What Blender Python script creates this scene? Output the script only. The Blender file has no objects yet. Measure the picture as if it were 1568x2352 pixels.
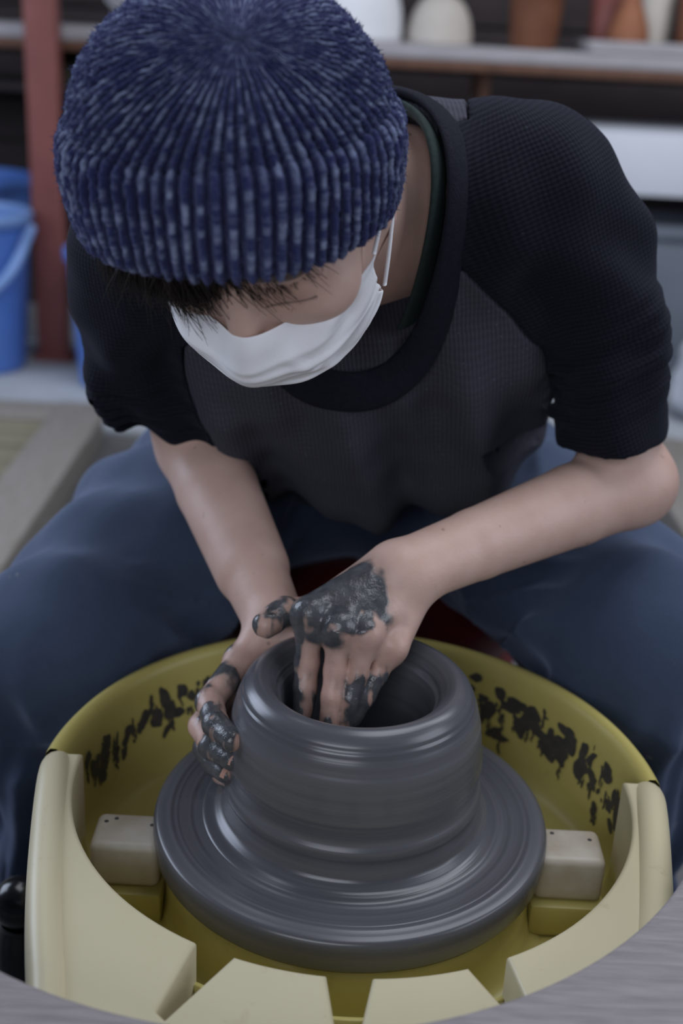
import bpy, bmesh, math, random
import numpy as np
from mathutils import Vector, Matrix

random.seed(7)
rng = np.random.default_rng(7)
scene = bpy.context.scene
COL = scene.collection

# ------------------------------------------------------------------ camera
FPX = 2800.0
PITCH, ROLL = math.radians(22), math.radians(3)
_up = np.array([0, math.sin(PITCH), math.cos(PITCH)])
_rt = np.array([1.0, 0, 0])
FW = np.array([0, math.cos(PITCH), -math.sin(PITCH)])
CR = _rt * math.cos(ROLL) + _up * math.sin(ROLL)
CU = _up * math.cos(ROLL) - _rt * math.sin(ROLL)
CAM = np.array([-.019, -.784, 1.0605])
cam_data = bpy.data.cameras.new('camera')
cam = bpy.data.objects.new('camera', cam_data)
COL.objects.link(cam)
m = Matrix.Identity(4)
for r in range(3):
    m[r][0], m[r][1], m[r][2], m[r][3] = CR[r], CU[r], -FW[r], CAM[r]
cam.matrix_world = m
cam_data.sensor_fit = 'VERTICAL'
cam_data.sensor_height = 36.0
cam_data.sensor_width = 24.0
cam_data.lens = FPX / 2352 * 36.0
cam_data.clip_start = .02
cam_data.dof.use_dof = True
cam_data.dof.focus_distance = .825
cam_data.dof.aperture_fstop = 4.2
scene.camera = cam

# ------------------------------------------------------------------ world, lights, exposure
scene.view_settings.view_transform = 'Standard'
scene.view_settings.look = 'None'
scene.view_settings.gamma = 1.0
scene.view_settings.use_curve_mapping = False
scene.view_settings.exposure = 0.0
world = bpy.data.worlds.new('world')
scene.world = world
world.use_nodes = True
world.node_tree.nodes['Background'].inputs[0].default_value = (.62, .72, 1.0, 1)
world.node_tree.nodes['Background'].inputs[1].default_value = .07


def area_light(name, loc, target, sx, sy, power, color):
    d = bpy.data.lights.new(name, 'AREA')
    d.shape = 'RECTANGLE'
    d.size, d.size_y, d.energy, d.color = sx, sy, power, color
    o = bpy.data.objects.new(name, d)
    COL.objects.link(o)
    o.location = loc
    o.rotation_euler = (Vector(target) - Vector(loc)).to_track_quat('-Z', 'Y').to_euler()
    return o


area_light('skylight', (.2, .6, 3.0), (0, .35, .6), 2.2, 1.6, 41, (.88, .92, 1.0))
area_light('window_light_west', (-2.7, 1.3, 1.7), (0, .3, .7), 1.6, 1.6, 48, (.70, .80, 1.0))
area_light('window_light_east', (2.6, -.6, 1.9), (0, .0, .7), 1.6, 1.6, 24, (.82, .88, 1.0))
area_light('fill_light_front', (-.9, -3.0, 2.0), (0, .1, .7), 2.2, 1.6, 42, (.86, .91, 1.0))  # added fill from behind the camera, brightens mask, skin and pot
area_light('window_light_yard', (1.6, 1.2, 2.6), (.8, 3.0, .6), 1.4, 1.4, 30, (.88, .92, 1.0))


# ------------------------------------------------------------------ pixel helpers (a photograph pixel on a plane of the room)
def ray(x, y):
    return CR * (x - 784) / FPX + CU * (1176 - y) / FPX + FW


def atY(x, y, v):
    q = ray(x, y)
    return CAM + q * (v - CAM[1]) / q[1]


def atZ(x, y, v):
    q = ray(x, y)
    return CAM + q * (v - CAM[2]) / q[2]


def atD(x, y, d):
    return CAM + ray(x, y) * d


# ------------------------------------------------------------------ object helpers
def tag(o, label=None, cat=None, group=None, kind=None):
    if label: o['label'] = label
    if cat: o['category'] = cat
    if group: o['group'] = group
    if kind: o['kind'] = kind
    return o


def link(name, me, mat=None, parent=None):
    o = bpy.data.objects.new(name, me)
    COL.objects.link(o)
    if mat is not None and me is not None and len(me.materials) == 0:
        me.materials.append(mat)
    if parent is not None:
        o.parent = parent
        if parent.type == 'EMPTY':
            o.matrix_parent_inverse = Matrix.Translation(parent.location).inverted()
    return o


def empty(name, loc=(0, 0, 0)):
    o = bpy.data.objects.new(name, None)
    COL.objects.link(o)
    o.location = loc
    o.empty_display_size = .05
    return o


def smooth(me, angle=None):
    me.polygons.foreach_set('use_smooth', [True] * len(me.polygons))
    if angle is not None:
        me.set_sharp_from_angle(angle=math.radians(angle))
    me.update()


def mesh_np(name, verts, faces, sm=True):
    me = bpy.data.meshes.new(name)
    verts = np.asarray(verts, np.float32)
    faces = np.asarray(faces, np.int32)
    k = faces.shape[1]
    me.vertices.add(len(verts))
    me.vertices.foreach_set('co', verts.ravel())
    me.loops.add(faces.size)
    me.loops.foreach_set('vertex_index', faces.ravel())
    me.polygons.add(len(faces))
    me.polygons.foreach_set('loop_start', np.arange(0, faces.size, k, dtype=np.int32))
    me.polygons.foreach_set('use_smooth', np.full(len(faces), sm))
    me.update(calc_edges=True)
    me.validate()
    return me


def attr(me, name, data):
    data = np.asarray(data, np.float32)
    if data.ndim == 1:
        a = me.attributes.new(name, 'FLOAT', 'POINT')
        a.data.foreach_set('value', data)
    else:
        a = me.attributes.new(name, 'FLOAT_VECTOR', 'POINT')
        a.data.foreach_set('vector', data.ravel())


def bm_mesh(bm, name, sm=None):
    me = bpy.data.meshes.new(name)
    bm.normal_update()
    bm.to_mesh(me)
    bm.free()
    if sm is not None:
        smooth(me, sm)
    return me


def box_bm(bm, c, s, rot=None, bev=0.0, seg=2):
    r = bmesh.ops.create_cube(bm, size=1.0)
    vs = r['verts']
    M = Matrix.Translation(Vector(c)) @ (rot.to_4x4() if rot is not None else Matrix.Identity(4)) @ Matrix.Diagonal((s[0], s[1], s[2], 1))
    bmesh.ops.transform(bm, matrix=M, verts=vs)
    if bev > 0:
        es = list({e for v in vs for e in v.link_edges})
        bmesh.ops.bevel(bm, geom=es, offset=bev, segments=seg, profile=.5, affect='EDGES')


def box_mesh(name, c, s, rot=None, bev=.004, seg=2):
    bm = bmesh.new()
    box_bm(bm, c, s, rot, bev, seg)
    return bm_mesh(bm, name, 40)


def grid_faces(nu, nv, wrap_u=False, wrap_v=False):
    iu = np.arange(nu if wrap_u else nu - 1)
    iv = np.arange(nv if wrap_v else nv - 1)
    I, J = np.meshgrid(iu, iv, indexing='ij')
    I, J = I.ravel(), J.ravel()
    I2, J2 = (I + 1) % nu, (J + 1) % nv
    return np.stack([I * nv + J, I2 * nv + J, I2 * nv + J2, I * nv + J2], 1)


def lathe_mesh(name, prof, n=96, center=(0, 0, 0), a0=0.0, a1=2 * math.pi, wob=None):
    """prof: list of (r, z), outside going up reads as outward normals."""
    prof = np.asarray(prof, float)
    full = abs(a1 - a0 - 2 * math.pi) < 1e-6
    ang = np.linspace(a0, a1, n, endpoint=not full)
    A, Rr = np.meshgrid(ang, prof[:, 0], indexing='ij')
    Zz = np.repeat(prof[None, :, 1], n, 0)
    if wob is not None:
        Rr, Zz = wob(A, Rr, Zz)
    V = np.stack([center[0] + Rr * np.cos(A), center[1] + Rr * np.sin(A), center[2] + Zz], -1).reshape(-1, 3)
    return mesh_np(name, V, grid_faces(n, len(prof), wrap_u=full))


def catmull(pts, n=8, closed=False):
    p = np.asarray(pts, float)
    if closed:
        q = np.vstack([p[-1], p, p[0], p[1]])
    else:
        q = np.vstack([2 * p[0] - p[1], p, 2 * p[-1] - p[-2]])
    out = []
    for i in range(len(q) - 3):
        for t in np.linspace(0, 1, n, endpoint=False):
            a, b, c, d = q[i:i + 4]
            out.append(.5 * (2 * b + (c - a) * t + (2 * a - 5 * b + 4 * c - d) * t * t + (3 * b - a - 3 * c + d) * t ** 3))
    if not closed:
        out.append(p[-1])
    return np.array(out)


def tube_mesh(name, pts, rad, ns=10, flat=1.0, up=None, closed=False):
    """tube along pts; rad scalar or list; flat squeezes along the up direction"""
    p = np.asarray(pts, float)
    n = len(p)
    rad = np.broadcast_to(np.asarray(rad, float), (n,)) if np.ndim(rad) == 0 else np.interp(np.linspace(0, 1, n), np.linspace(0, 1, len(rad)), rad)
    if closed:
        T = np.roll(p, -1, 0) - np.roll(p, 1, 0)
    else:
        T = np.gradient(p, axis=0)
    T /= np.linalg.norm(T, axis=1)[:, None] + 1e-12
    if up is None:
        u0 = np.cross(T[0], [0, 0, 1.0])
        if np.linalg.norm(u0) < .1: u0 = np.cross(T[0], [1.0, 0, 0])
        U = np.tile(u0, (n, 1))
        for i in range(1, n):
            U[i] = U[i - 1]
            U[i] = U[i] - T[i] * (U[i] @ T[i])
            U[i] /= np.linalg.norm(U[i])
        U[0] = U[0] - T[0] * (U[0] @ T[0]); U[0] /= np.linalg.norm(U[0])
    else:
        U = np.broadcast_to(np.asarray(up, float), (n, 3))
        U = U - T * (U * T).sum(1)[:, None]
        U = U / (np.linalg.norm(U, axis=1)[:, None] + 1e-12)
    W = np.cross(T, U)
    a = np.linspace(0, 2 * np.pi, ns, endpoint=False)
    V = p[:, None] + rad[:, None, None] * (np.cos(a)[None, :, None] * U[:, None] * flat + np.sin(a)[None, :, None] * W[:, None])
    V = V.reshape(-1, 3)
    F = grid_faces(n, ns, wrap_u=closed, wrap_v=True)
    if not closed:
        c0, c1 = len(V), len(V) + 1
        V = np.vstack([V, p[0], p[-1]])
        i = np.arange(ns)
        j = (i + 1) % ns
        F = np.vstack([F, np.stack([np.full(ns, c0), j, i, np.full(ns, c0)], 1)[:, :4]]) if False else F
        caps = [np.stack([j, i, np.full(ns, c0)], 1), np.stack([(n - 1) * ns + i, (n - 1) * ns + j, np.full(ns, c1)], 1)]
        tri = np.vstack([np.vstack([F[:, [0, 1, 2]], F[:, [0, 2, 3]]]), *caps])
        return mesh_np(name, V, tri)
    return mesh_np(name, V, F)


# ------------------------------------------------------------------ materials
def new_mat(name):
    mt = bpy.data.materials.new(name)
    mt.use_nodes = True
    nt = mt.node_tree
    return mt, nt, nt.nodes['Principled BSDF']


def N(nt, typ, **kw):
    n = nt.nodes.new(typ)
    for k, v in kw.items():
        if k.startswith('i_'):
            n.inputs[int(k[2:])].default_value = v
        else:
            setattr(n, k, v)
    return n


def L(nt, a, b):
    nt.links.new(a, b)


def math_n(nt, op, a, b=None, clamp=False):
    n = nt.nodes.new('ShaderNodeMath')
    n.operation = op
    n.use_clamp = clamp
    for i, v in enumerate((a, b)):
        if v is None: continue
        if isinstance(v, (int, float)): n.inputs[i].default_value = v
        else: nt.links.new(v, n.inputs[i])
    return n.outputs[0]


def mix_c(nt, fac, a, b):
    n = nt.nodes.new('ShaderNodeMix')
    n.data_type = 'RGBA'
    for s, v in ((n.inputs[0], fac), (n.inputs[6], a), (n.inputs[7], b)):
        if isinstance(v, (int, float)): s.default_value = v
        elif isinstance(v, tuple): s.default_value = (*v, 1) if len(v) == 3 else v
        else: nt.links.new(v, s)
    return n.outputs[2]


def ramp(nt, fac, stops):
    n = nt.nodes.new('ShaderNodeValToRGB')
    cr = n.color_ramp
    while len(cr.elements) < len(stops): cr.elements.new(.5)
    for e, (p, c) in zip(cr.elements, stops):
        e.position = p
        e.color = (c, c, c, 1) if isinstance(c, (int, float)) else (*c, 1)
    nt.links.new(fac, n.inputs[0])
    return n.outputs[0]


def noise(nt, scale, detail=4, rough=.55, vec=None, dist=0.0):
    n = nt.nodes.new('ShaderNodeTexNoise')
    n.inputs['Scale'].default_value = scale
    n.inputs['Detail'].default_value = detail
    n.inputs['Roughness'].default_value = rough
    n.inputs['Distortion'].default_value = dist
    if vec is None:
        tc = nt.nodes.new('ShaderNodeTexCoord')
        vec = tc.outputs['Object']
    nt.links.new(vec, n.inputs['Vector'])
    return n.outputs['Fac']


def scaled(nt, vec, s):
    n = nt.nodes.new('ShaderNodeVectorMath')
    n.operation = 'MULTIPLY'
    nt.links.new(vec, n.inputs[0])
    n.inputs[1].default_value = s
    return n.outputs[0]


def objco(nt):
    return nt.nodes.new('ShaderNodeTexCoord').outputs['Object']


def bump(nt, bsdf, h, strength=.3, dist=.002):
    b = nt.nodes.new('ShaderNodeBump')
    b.inputs['Strength'].default_value = strength
    b.inputs['Distance'].default_value = dist
    nt.links.new(h, b.inputs['Height'])
    nt.links.new(b.outputs[0], bsdf.inputs['Normal'])
    return b


def simple_mat(name, c1, c2=None, rough=.5, scale=20, bumps=0.0, bscale=80, spec=.5, stretch=None, metal=0.0, coat=0.0):
    mt, nt, b = new_mat(name)
    c2 = c2 or tuple(x * .8 for x in c1)
    v = objco(nt)
    if stretch: v = scaled(nt, v, stretch)
    f = noise(nt, scale, vec=v)
    f = ramp(nt, f, [(.3, 0.0), (.7, 1.0)])
    L(nt, mix_c(nt, f, c1, c2), b.inputs['Base Color'])
    b.inputs['Roughness'].default_value = rough
    b.inputs['Specular IOR Level'].default_value = spec
    b.inputs['Metallic'].default_value = metal
    b.inputs['Coat Weight'].default_value = coat
    if bumps > 0:
        bump(nt, b, noise(nt, bscale, vec=v), bumps)
    return mt


M = {}


def make_materials():
    # yellow-cream moulded plastic of the splash pan with faint grime
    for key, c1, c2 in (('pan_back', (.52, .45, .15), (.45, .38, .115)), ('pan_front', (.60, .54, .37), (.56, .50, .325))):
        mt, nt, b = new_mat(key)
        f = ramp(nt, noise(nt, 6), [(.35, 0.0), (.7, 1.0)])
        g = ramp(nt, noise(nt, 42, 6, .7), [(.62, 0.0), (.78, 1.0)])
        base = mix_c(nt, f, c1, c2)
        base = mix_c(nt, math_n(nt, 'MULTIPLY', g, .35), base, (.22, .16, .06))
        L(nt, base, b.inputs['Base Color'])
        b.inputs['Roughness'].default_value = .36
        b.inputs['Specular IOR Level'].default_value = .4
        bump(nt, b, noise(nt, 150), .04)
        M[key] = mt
    # wet grey clay: concentric throwing lines come from geometry; fine ones from the ring texture
    mt, nt, b = new_mat('wet_clay')
    sep = N(nt, 'ShaderNodeSeparateXYZ')
    L(nt, objco(nt), sep.inputs[0])
    x2 = math_n(nt, 'MULTIPLY', sep.outputs[0], sep.outputs[0])
    y2 = math_n(nt, 'MULTIPLY', sep.outputs[1], sep.outputs[1])
    rr = math_n(nt, 'SQRT', math_n(nt, 'ADD', x2, y2))
    comb = N(nt, 'ShaderNodeCombineXYZ')
    L(nt, rr, comb.inputs[0]); L(nt, sep.outputs[2], comb.inputs[1])
    ang = math_n(nt, 'ARCTAN2', sep.outputs[1], sep.outputs[0])
    L(nt, math_n(nt, 'MULTIPLY', ang, .0012), comb.inputs[2])
    f1 = noise(nt, 420, 3, .6, comb.outputs[0])
    f2 = noise(nt, 60, 3, .6, comb.outputs[0])
    c = mix_c(nt, ramp(nt, f2, [(.3, 0.0), (.7, 1.0)]), (.072, .073, .083), (.100, .101, .115))
    c = mix_c(nt, math_n(nt, 'MULTIPLY', ramp(nt, f1, [(.45, 0.0), (.75, 1.0)]), .35), c, (.12, .12, .135))
    L(nt, c, b.inputs['Base Color'])
    L(nt, ramp(nt, f2, [(.3, .20), (.7, .36)]), b.inputs['Roughness'])
    b.inputs['Specular IOR Level'].default_value = .6
    bump(nt, b, math_n(nt, 'ADD', math_n(nt, 'MULTIPLY', f1, .5), f2), .22, .0012)
    M['clay'] = mt
    M['splat'] = simple_mat('dried_clay', (.035, .033, .034), (.06, .055, .05), .55, 120, .3, 300)
    # skin with wet clay smears carried by an attribute
    mt, nt, b = new_mat('skin')
    f = ramp(nt, noise(nt, 28, 5, .6), [(.3, 0.0), (.7, 1.0)])
    sk = mix_c(nt, f, (.64, .445, .375), (.57, .37, .305))
    red = N(nt, 'ShaderNodeAttribute', attribute_name='flush')
    sk = mix_c(nt, math_n(nt, 'MULTIPLY', red.outputs['Fac'], .55), sk, (.47, .20, .14))
    dk = N(nt, 'ShaderNodeAttribute', attribute_name='brow')
    sk = mix_c(nt, dk.outputs['Fac'], sk, (.03, .02, .017))
    spots = ramp(nt, noise(nt, 95, 2, .4), [(.74, 0.0), (.77, 1.0)])
    sk = mix_c(nt, math_n(nt, 'MULTIPLY', spots, .45), sk, (.16, .08, .05))
    cl = N(nt, 'ShaderNodeAttribute', attribute_name='clay')
    cf = ramp(nt, cl.outputs['Fac'], [(.42, 0.0), (.56, 1.0)])
    thin = ramp(nt, cl.outputs['Fac'], [(.12, 0.0), (.5, .45)])
    sk = mix_c(nt, thin, sk, (.16, .12, .105))
    clc = mix_c(nt, ramp(nt, noise(nt, 110), [(.35, 0.0), (.7, 1.0)]), (.058, .060, .066), (.10, .104, .112))
    L(nt, mix_c(nt, cf, sk, clc), b.inputs['Base Color'])
    mr = N(nt, 'ShaderNodeMix'); mr.inputs[2].default_value = .48; mr.inputs[3].default_value = .14
    L(nt, math_n(nt, 'MAXIMUM', cf, math_n(nt, 'MULTIPLY', thin, 1.0)), mr.inputs[0])
    L(nt, mr.outputs[0], b.inputs['Roughness'])
    b.inputs['Subsurface Weight'].default_value = .12
    b.inputs['Subsurface Radius'].default_value = (.008, .003, .0015)
    b.inputs['Subsurface Scale'].default_value = .5
    bh = math_n(nt, 'ADD', math_n(nt, 'MULTIPLY', noise(nt, 260, 4, .6), .5), math_n(nt, 'MULTIPLY', noise(nt, 900, 2, .5), .25))
    bh = math_n(nt, 'ADD', bh, math_n(nt, 'MULTIPLY', math_n(nt, 'MULTIPLY', cf, noise(nt, 160, 4, .6)), 1.3))
    bump(nt, b, bh, .35, .0016)
    M['skin'] = mt
    M['nail'] = simple_mat('fingernail', (.50, .29, .24), (.45, .25, .2), .3, 60)
    # waffle knit: kn = (across, along) in metres
    for key, c1, c2, pu, pv, au, av in (('knit_panel', (.042, .042, .054), (.066, .066, .084), .0034, .0058, 1.0, .35),
                                        ('knit_sleeve', (.0060, .0065, .011), (.012, .013, .020), .0036, .0034, .55, 1.0),
                                        ('knit_back', (.10, .105, .13), (.14, .145, .175), .0036, .0058, 1.0, .35)):
        mt, nt, b = new_mat(key)
        a = N(nt, 'ShaderNodeAttribute', attribute_name='kn')
        s = N(nt, 'ShaderNodeSeparateXYZ')
        L(nt, a.outputs['Vector'], s.inputs[0])
        jit = math_n(nt, 'MULTIPLY', noise(nt, 55, 2), .0022)
        su = math_n(nt, 'SINE', math_n(nt, 'MULTIPLY', math_n(nt, 'ADD', s.outputs[0], jit), 2 * math.pi / pu))
        sv = math_n(nt, 'SINE', math_n(nt, 'MULTIPLY', math_n(nt, 'ADD', s.outputs[1], jit), 2 * math.pi / pv))
        h = math_n(nt, 'ADD', math_n(nt, 'MULTIPLY', su, au), math_n(nt, 'MULTIPLY', sv, av))
        h01 = math_n(nt, 'ADD', math_n(nt, 'MULTIPLY', h, .37), .5, clamp=True)
        fz = noise(nt, 700, 2)
        cc = mix_c(nt, h01, c1, c2)
        cc = mix_c(nt, ramp(nt, noise(nt, 380, 2, .5), [(.70, 0.0), (.76, .5)]), cc, tuple(min(1, x * 3.2) for x in c2))
        L(nt, cc, b.inputs['Base Color'])
        b.inputs['Roughness'].default_value = .92
        b.inputs['Specular IOR Level'].default_value = .12
        b.inputs['Sheen Weight'].default_value = .05
        b.inputs['Sheen Roughness'].default_value = .5
        b.inputs['Sheen Tint'].default_value = (.55, .6, .85, 1)
        bump(nt, b, math_n(nt, 'ADD', h01, math_n(nt, 'MULTIPLY', fz, .25)), .55, .0010)
        M[key] = mt
    M['collar'] = simple_mat('collar_rib', (.009, .010, .017), (.014, .015, .024), .9, 300, .4, 600, .15)
    M['tee'] = simple_mat('green_tee', (.022, .034, .033), (.03, .044, .043), .9, 200, .2, 500, .15)
    # denim-like canvas trousers
    mt, nt, b = new_mat('trouser_canvas')
    f = ramp(nt, noise(nt, 7, 5, .6), [(.3, 0.0), (.72, 1.0)])
    w = noise(nt, 900, 2, .5)
    c = mix_c(nt, f, (.031, .045, .082), (.052, .073, .124))
    c = mix_c(nt, math_n(nt, 'MULTIPLY', ramp(nt, w, [(.4, 0.0), (.7, 1.0)]), .3), c, (.07, .10, .165))
    sp = ramp(nt, noise(nt, 46, 3, .5), [(.735, 0.0), (.755, 1.0)])
    c = mix_c(nt, math_n(nt, 'MULTIPLY', sp, .6), c, (.17, .18, .2))
    L(nt, c, b.inputs['Base Color'])
    b.inputs['Roughness'].default_value = .85
    b.inputs['Specular IOR Level'].default_value = .2
    b.inputs['Sheen Weight'].default_value = .3
    b.inputs['Sheen Tint'].default_value = (.6, .7, 1, 1)
    bump(nt, b, math_n(nt, 'ADD', math_n(nt, 'MULTIPLY', w, .4), noise(nt, 60, 4)), .25, .0015)
    M['trouser'] = mt
    # chenille beanie: rib crest attribute, pale flecks on the crests
    mt, nt, b = new_mat('chenille_knit')
    a = N(nt, 'ShaderNodeAttribute', attribute_name='rib')
    k = N(nt, 'ShaderNodeAttribute', attribute_name='kn')
    fl = noise(nt, 1.0, 3, .6, scaled(nt, k.outputs['Vector'], (190, 95, 1)))
    fl2 = noise(nt, 24, 3, .6)
    fleck = math_n(nt, 'MULTIPLY', ramp(nt, fl, [(.46, 0.0), (.64, 1.0)]), ramp(nt, a.outputs['Fac'], [(.35, 0.0), (.85, 1.0)]))
    fleck = math_n(nt, 'MULTIPLY', fleck, ramp(nt, fl2, [(.25, .55), (.7, 1.0)]))
    c = mix_c(nt, a.outputs['Fac'], (.008, .009, .034), (.030, .034, .108))
    c = mix_c(nt, fleck, c, (.27, .32, .46))
    L(nt, c, b.inputs['Base Color'])
    b.inputs['Roughness'].default_value = .95
    b.inputs['Specular IOR Level'].default_value = .1
    b.inputs['Sheen Weight'].default_value = .35
    b.inputs['Sheen Tint'].default_value = (.5, .55, 1, 1)
    bump(nt, b, math_n(nt, 'ADD', noise(nt, 520, 3, .7), fl), .8, .0022)
    M['chenille'] = mt
    M['fuzz'] = simple_mat('chenille_fuzz', (.025, .029, .09), (.11, .13, .23), .95, 160, spec=.1)
    M['mask'] = simple_mat('mask_cloth', (.88, .88, .91), (.83, .83, .87), .85, 40, .15, 700, .2)
    M['lint'] = simple_mat('mask_lint', (.7, .72, .8), (.6, .62, .7), .9, 40)
    M['hair'] = simple_mat('dark_hair', (.010, .007, .006), (.024, .015, .011), .6, 90, spec=.2)
    M['white_plastic'] = simple_mat('white_plastic', (.56, .52, .45), (.40, .34, .26), .45, 30, .05, 60)
    M['black'] = simple_mat('black_plastic', (.006, .006, .008), (.012, .012, .014), .22, 30)
    M['steel'] = simple_mat('steel', (.3, .3, .31), (.22, .22, .23), .35, 40, metal=1.0)
    M['dark_metal'] = simple_mat('dark_enamel', (.012, .013, .017), (.02, .02, .026), .5, 40)
    M['red_vinyl'] = simple_mat('red_vinyl', (.13, .012, .016), (.10, .01, .012), .5, 30)
    M['table_wood'] = simple_mat('weathered_grey_wood', (.20, .18, .185), (.30, .275, .28), .75, 30, .3, 60, .2, (1, 14, 14))
    M['post'] = simple_mat('red_oxide_paint', (.26, .085, .072), (.20, .062, .055), .6, 8, .1, 50)
    M['shelf'] = simple_mat('shelf_board', (.42, .40, .42), (.34, .32, .33), .7, 10, .1, 50, .3, (1, 8, 8))
    M['shelf_edge'] = simple_mat('shelf_edge_wood', (.16, .075, .045), (.11, .05, .03), .7, 20)
    M['plaster'] = simple_mat('white_plaster', (.86, .87, .90), (.80, .81, .84), .8, 10)
    M['bisque'] = simple_mat('cream_bisque', (.60, .55, .49), (.54, .49, .43), .8, 14)
    M['terracotta'] = simple_mat('terracotta', (.20, .075, .035), (.15, .052, .024), .7, 16)
    M['orange_clay'] = simple_mat('orange_clay', (.34, .13, .06), (.27, .1, .05), .7, 14)
    M['blue_bin'] = simple_mat('blue_plastic', (.10, .22, .62), (.085, .19, .54), .45, 8)
    M['blue_pale'] = simple_mat('pale_blue_plastic', (.22, .36, .68), (.19, .32, .62), .45, 8)
    M['concrete'] = simple_mat('pale_concrete', (.42, .44, .47), (.35, .37, .39), .9, 5, .2, 40)
    M['floor'] = simple_mat('worn_dark_concrete', (.10, .10, .105), (.15, .148, .145), .85, 5, .2, 40)
    M['wall'] = simple_mat('dark_wall', (.03, .026, .027), (.045, .038, .038), .9, 4)
    M['board'] = simple_mat('dark_boards', (.040, .031, .031), (.058, .046, .047), .85, 6, .1, 40, .3, (1, 1, 9))
    M['pallet'] = simple_mat('grey_pallet_wood', (.28, .255, .24), (.22, .20, .17), .85, 14, .2, 40, .2, (9, 1, 9))
    M['pallet2'] = simple_mat('olive_deck_wood', (.20, .185, .13), (.26, .235, .17), .85, 14, .2, 40, .2, (1, 9, 9))
    M['white_paint'] = simple_mat('white_bench_paint', (.66, .68, .74), (.60, .62, .68), .6, 4)
    M['grey_box'] = simple_mat('slate_grey_box', (.16, .18, .22), (.13, .15, .185), .7, 6)
    M['sack'] = simple_mat('white_sack', (.62, .65, .70), (.50, .53, .58), .7, 9, .6, 12)
    M['green_glass'] = simple_mat('green_bottle', (.01, .05, .03), (.008, .035, .02), .2, 10)
    M['grey_cloth'] = simple_mat('grey_shoe', (.03, .03, .035), (.04, .04, .045), .8, 30)


make_materials()


# ------------------------------------------------------------------ signed distance fields and surface nets
class Leaf:
    def __init__(self, f): self.f = f

    def leaves(self): return [self]

    def ev(self, Pp, act):
        return self.f(Pp) if act is None or id(self) in act else None


class Uni:
    def __init__(self, k, *ch): self.k, self.ch = k, [c for c in ch if c is not None]

    def leaves(self): return [l for c in self.ch for l in c.leaves()]

    def ev(self, Pp, act):
        d = None
        for c in self.ch:
            e = c.ev(Pp, act)
            if e is None: continue
            if d is None: d = e
            elif self.k <= 0: d = np.minimum(d, e)
            else:
                h = np.clip(.5 + .5 * (e - d) / self.k, 0, 1)
                d = e + (d - e) * h - self.k * h * (1 - h)
        return d


def cone(a, b, ra, rb, flat=None, fr=1.0):
    """tapered capsule; flat: direction squeezed by fr"""
    a, b = np.asarray(a, float), np.asarray(b, float)
    ab = b - a
    l2 = ab @ ab + 1e-12
    fl = None
    if flat is not None:
        fl = np.asarray(flat, float)
        fl = fl - ab * (fl @ ab) / l2
        fl /= np.linalg.norm(fl)

    def f(Pp):
        pa = Pp - a
        t = np.clip(pa @ ab / l2, 0, 1)
        q = pa - t[:, None] * ab
        r = ra + (rb - ra) * t
        if fl is not None:
            c = q @ fl
            d = np.sqrt((q * q).sum(1) + c * c * (1 / fr ** 2 - 1))
            g = np.sqrt(np.maximum((q * q).sum(1) + c * c * (1 / fr ** 4 - 1), 1e-12))
            return (d - r) * np.clip(d / g, .3, 1)
        return np.sqrt((q * q).sum(1)) - r
    return Leaf(f)


def chain(pts, rads, k=0.0, flat=None, fr=1.0):
    return Uni(k, *[cone(pts[i], pts[i + 1], rads[i], rads[i + 1], flat, fr) for i in range(len(pts) - 1)])


def ell(c, r, ax=None):
    c, r = np.asarray(c, float), np.asarray(r, float)
    A = np.eye(3) if ax is None else np.asarray(ax, float)

    def f(Pp):
        q = (Pp - c) @ A.T
        k0 = np.sqrt(((q / r) ** 2).sum(1)) + 1e-9
        k1 = np.sqrt(((q / r ** 2) ** 2).sum(1)) + 1e-9
        return k0 * (k0 - 1) / k1
    return Leaf(f)


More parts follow.
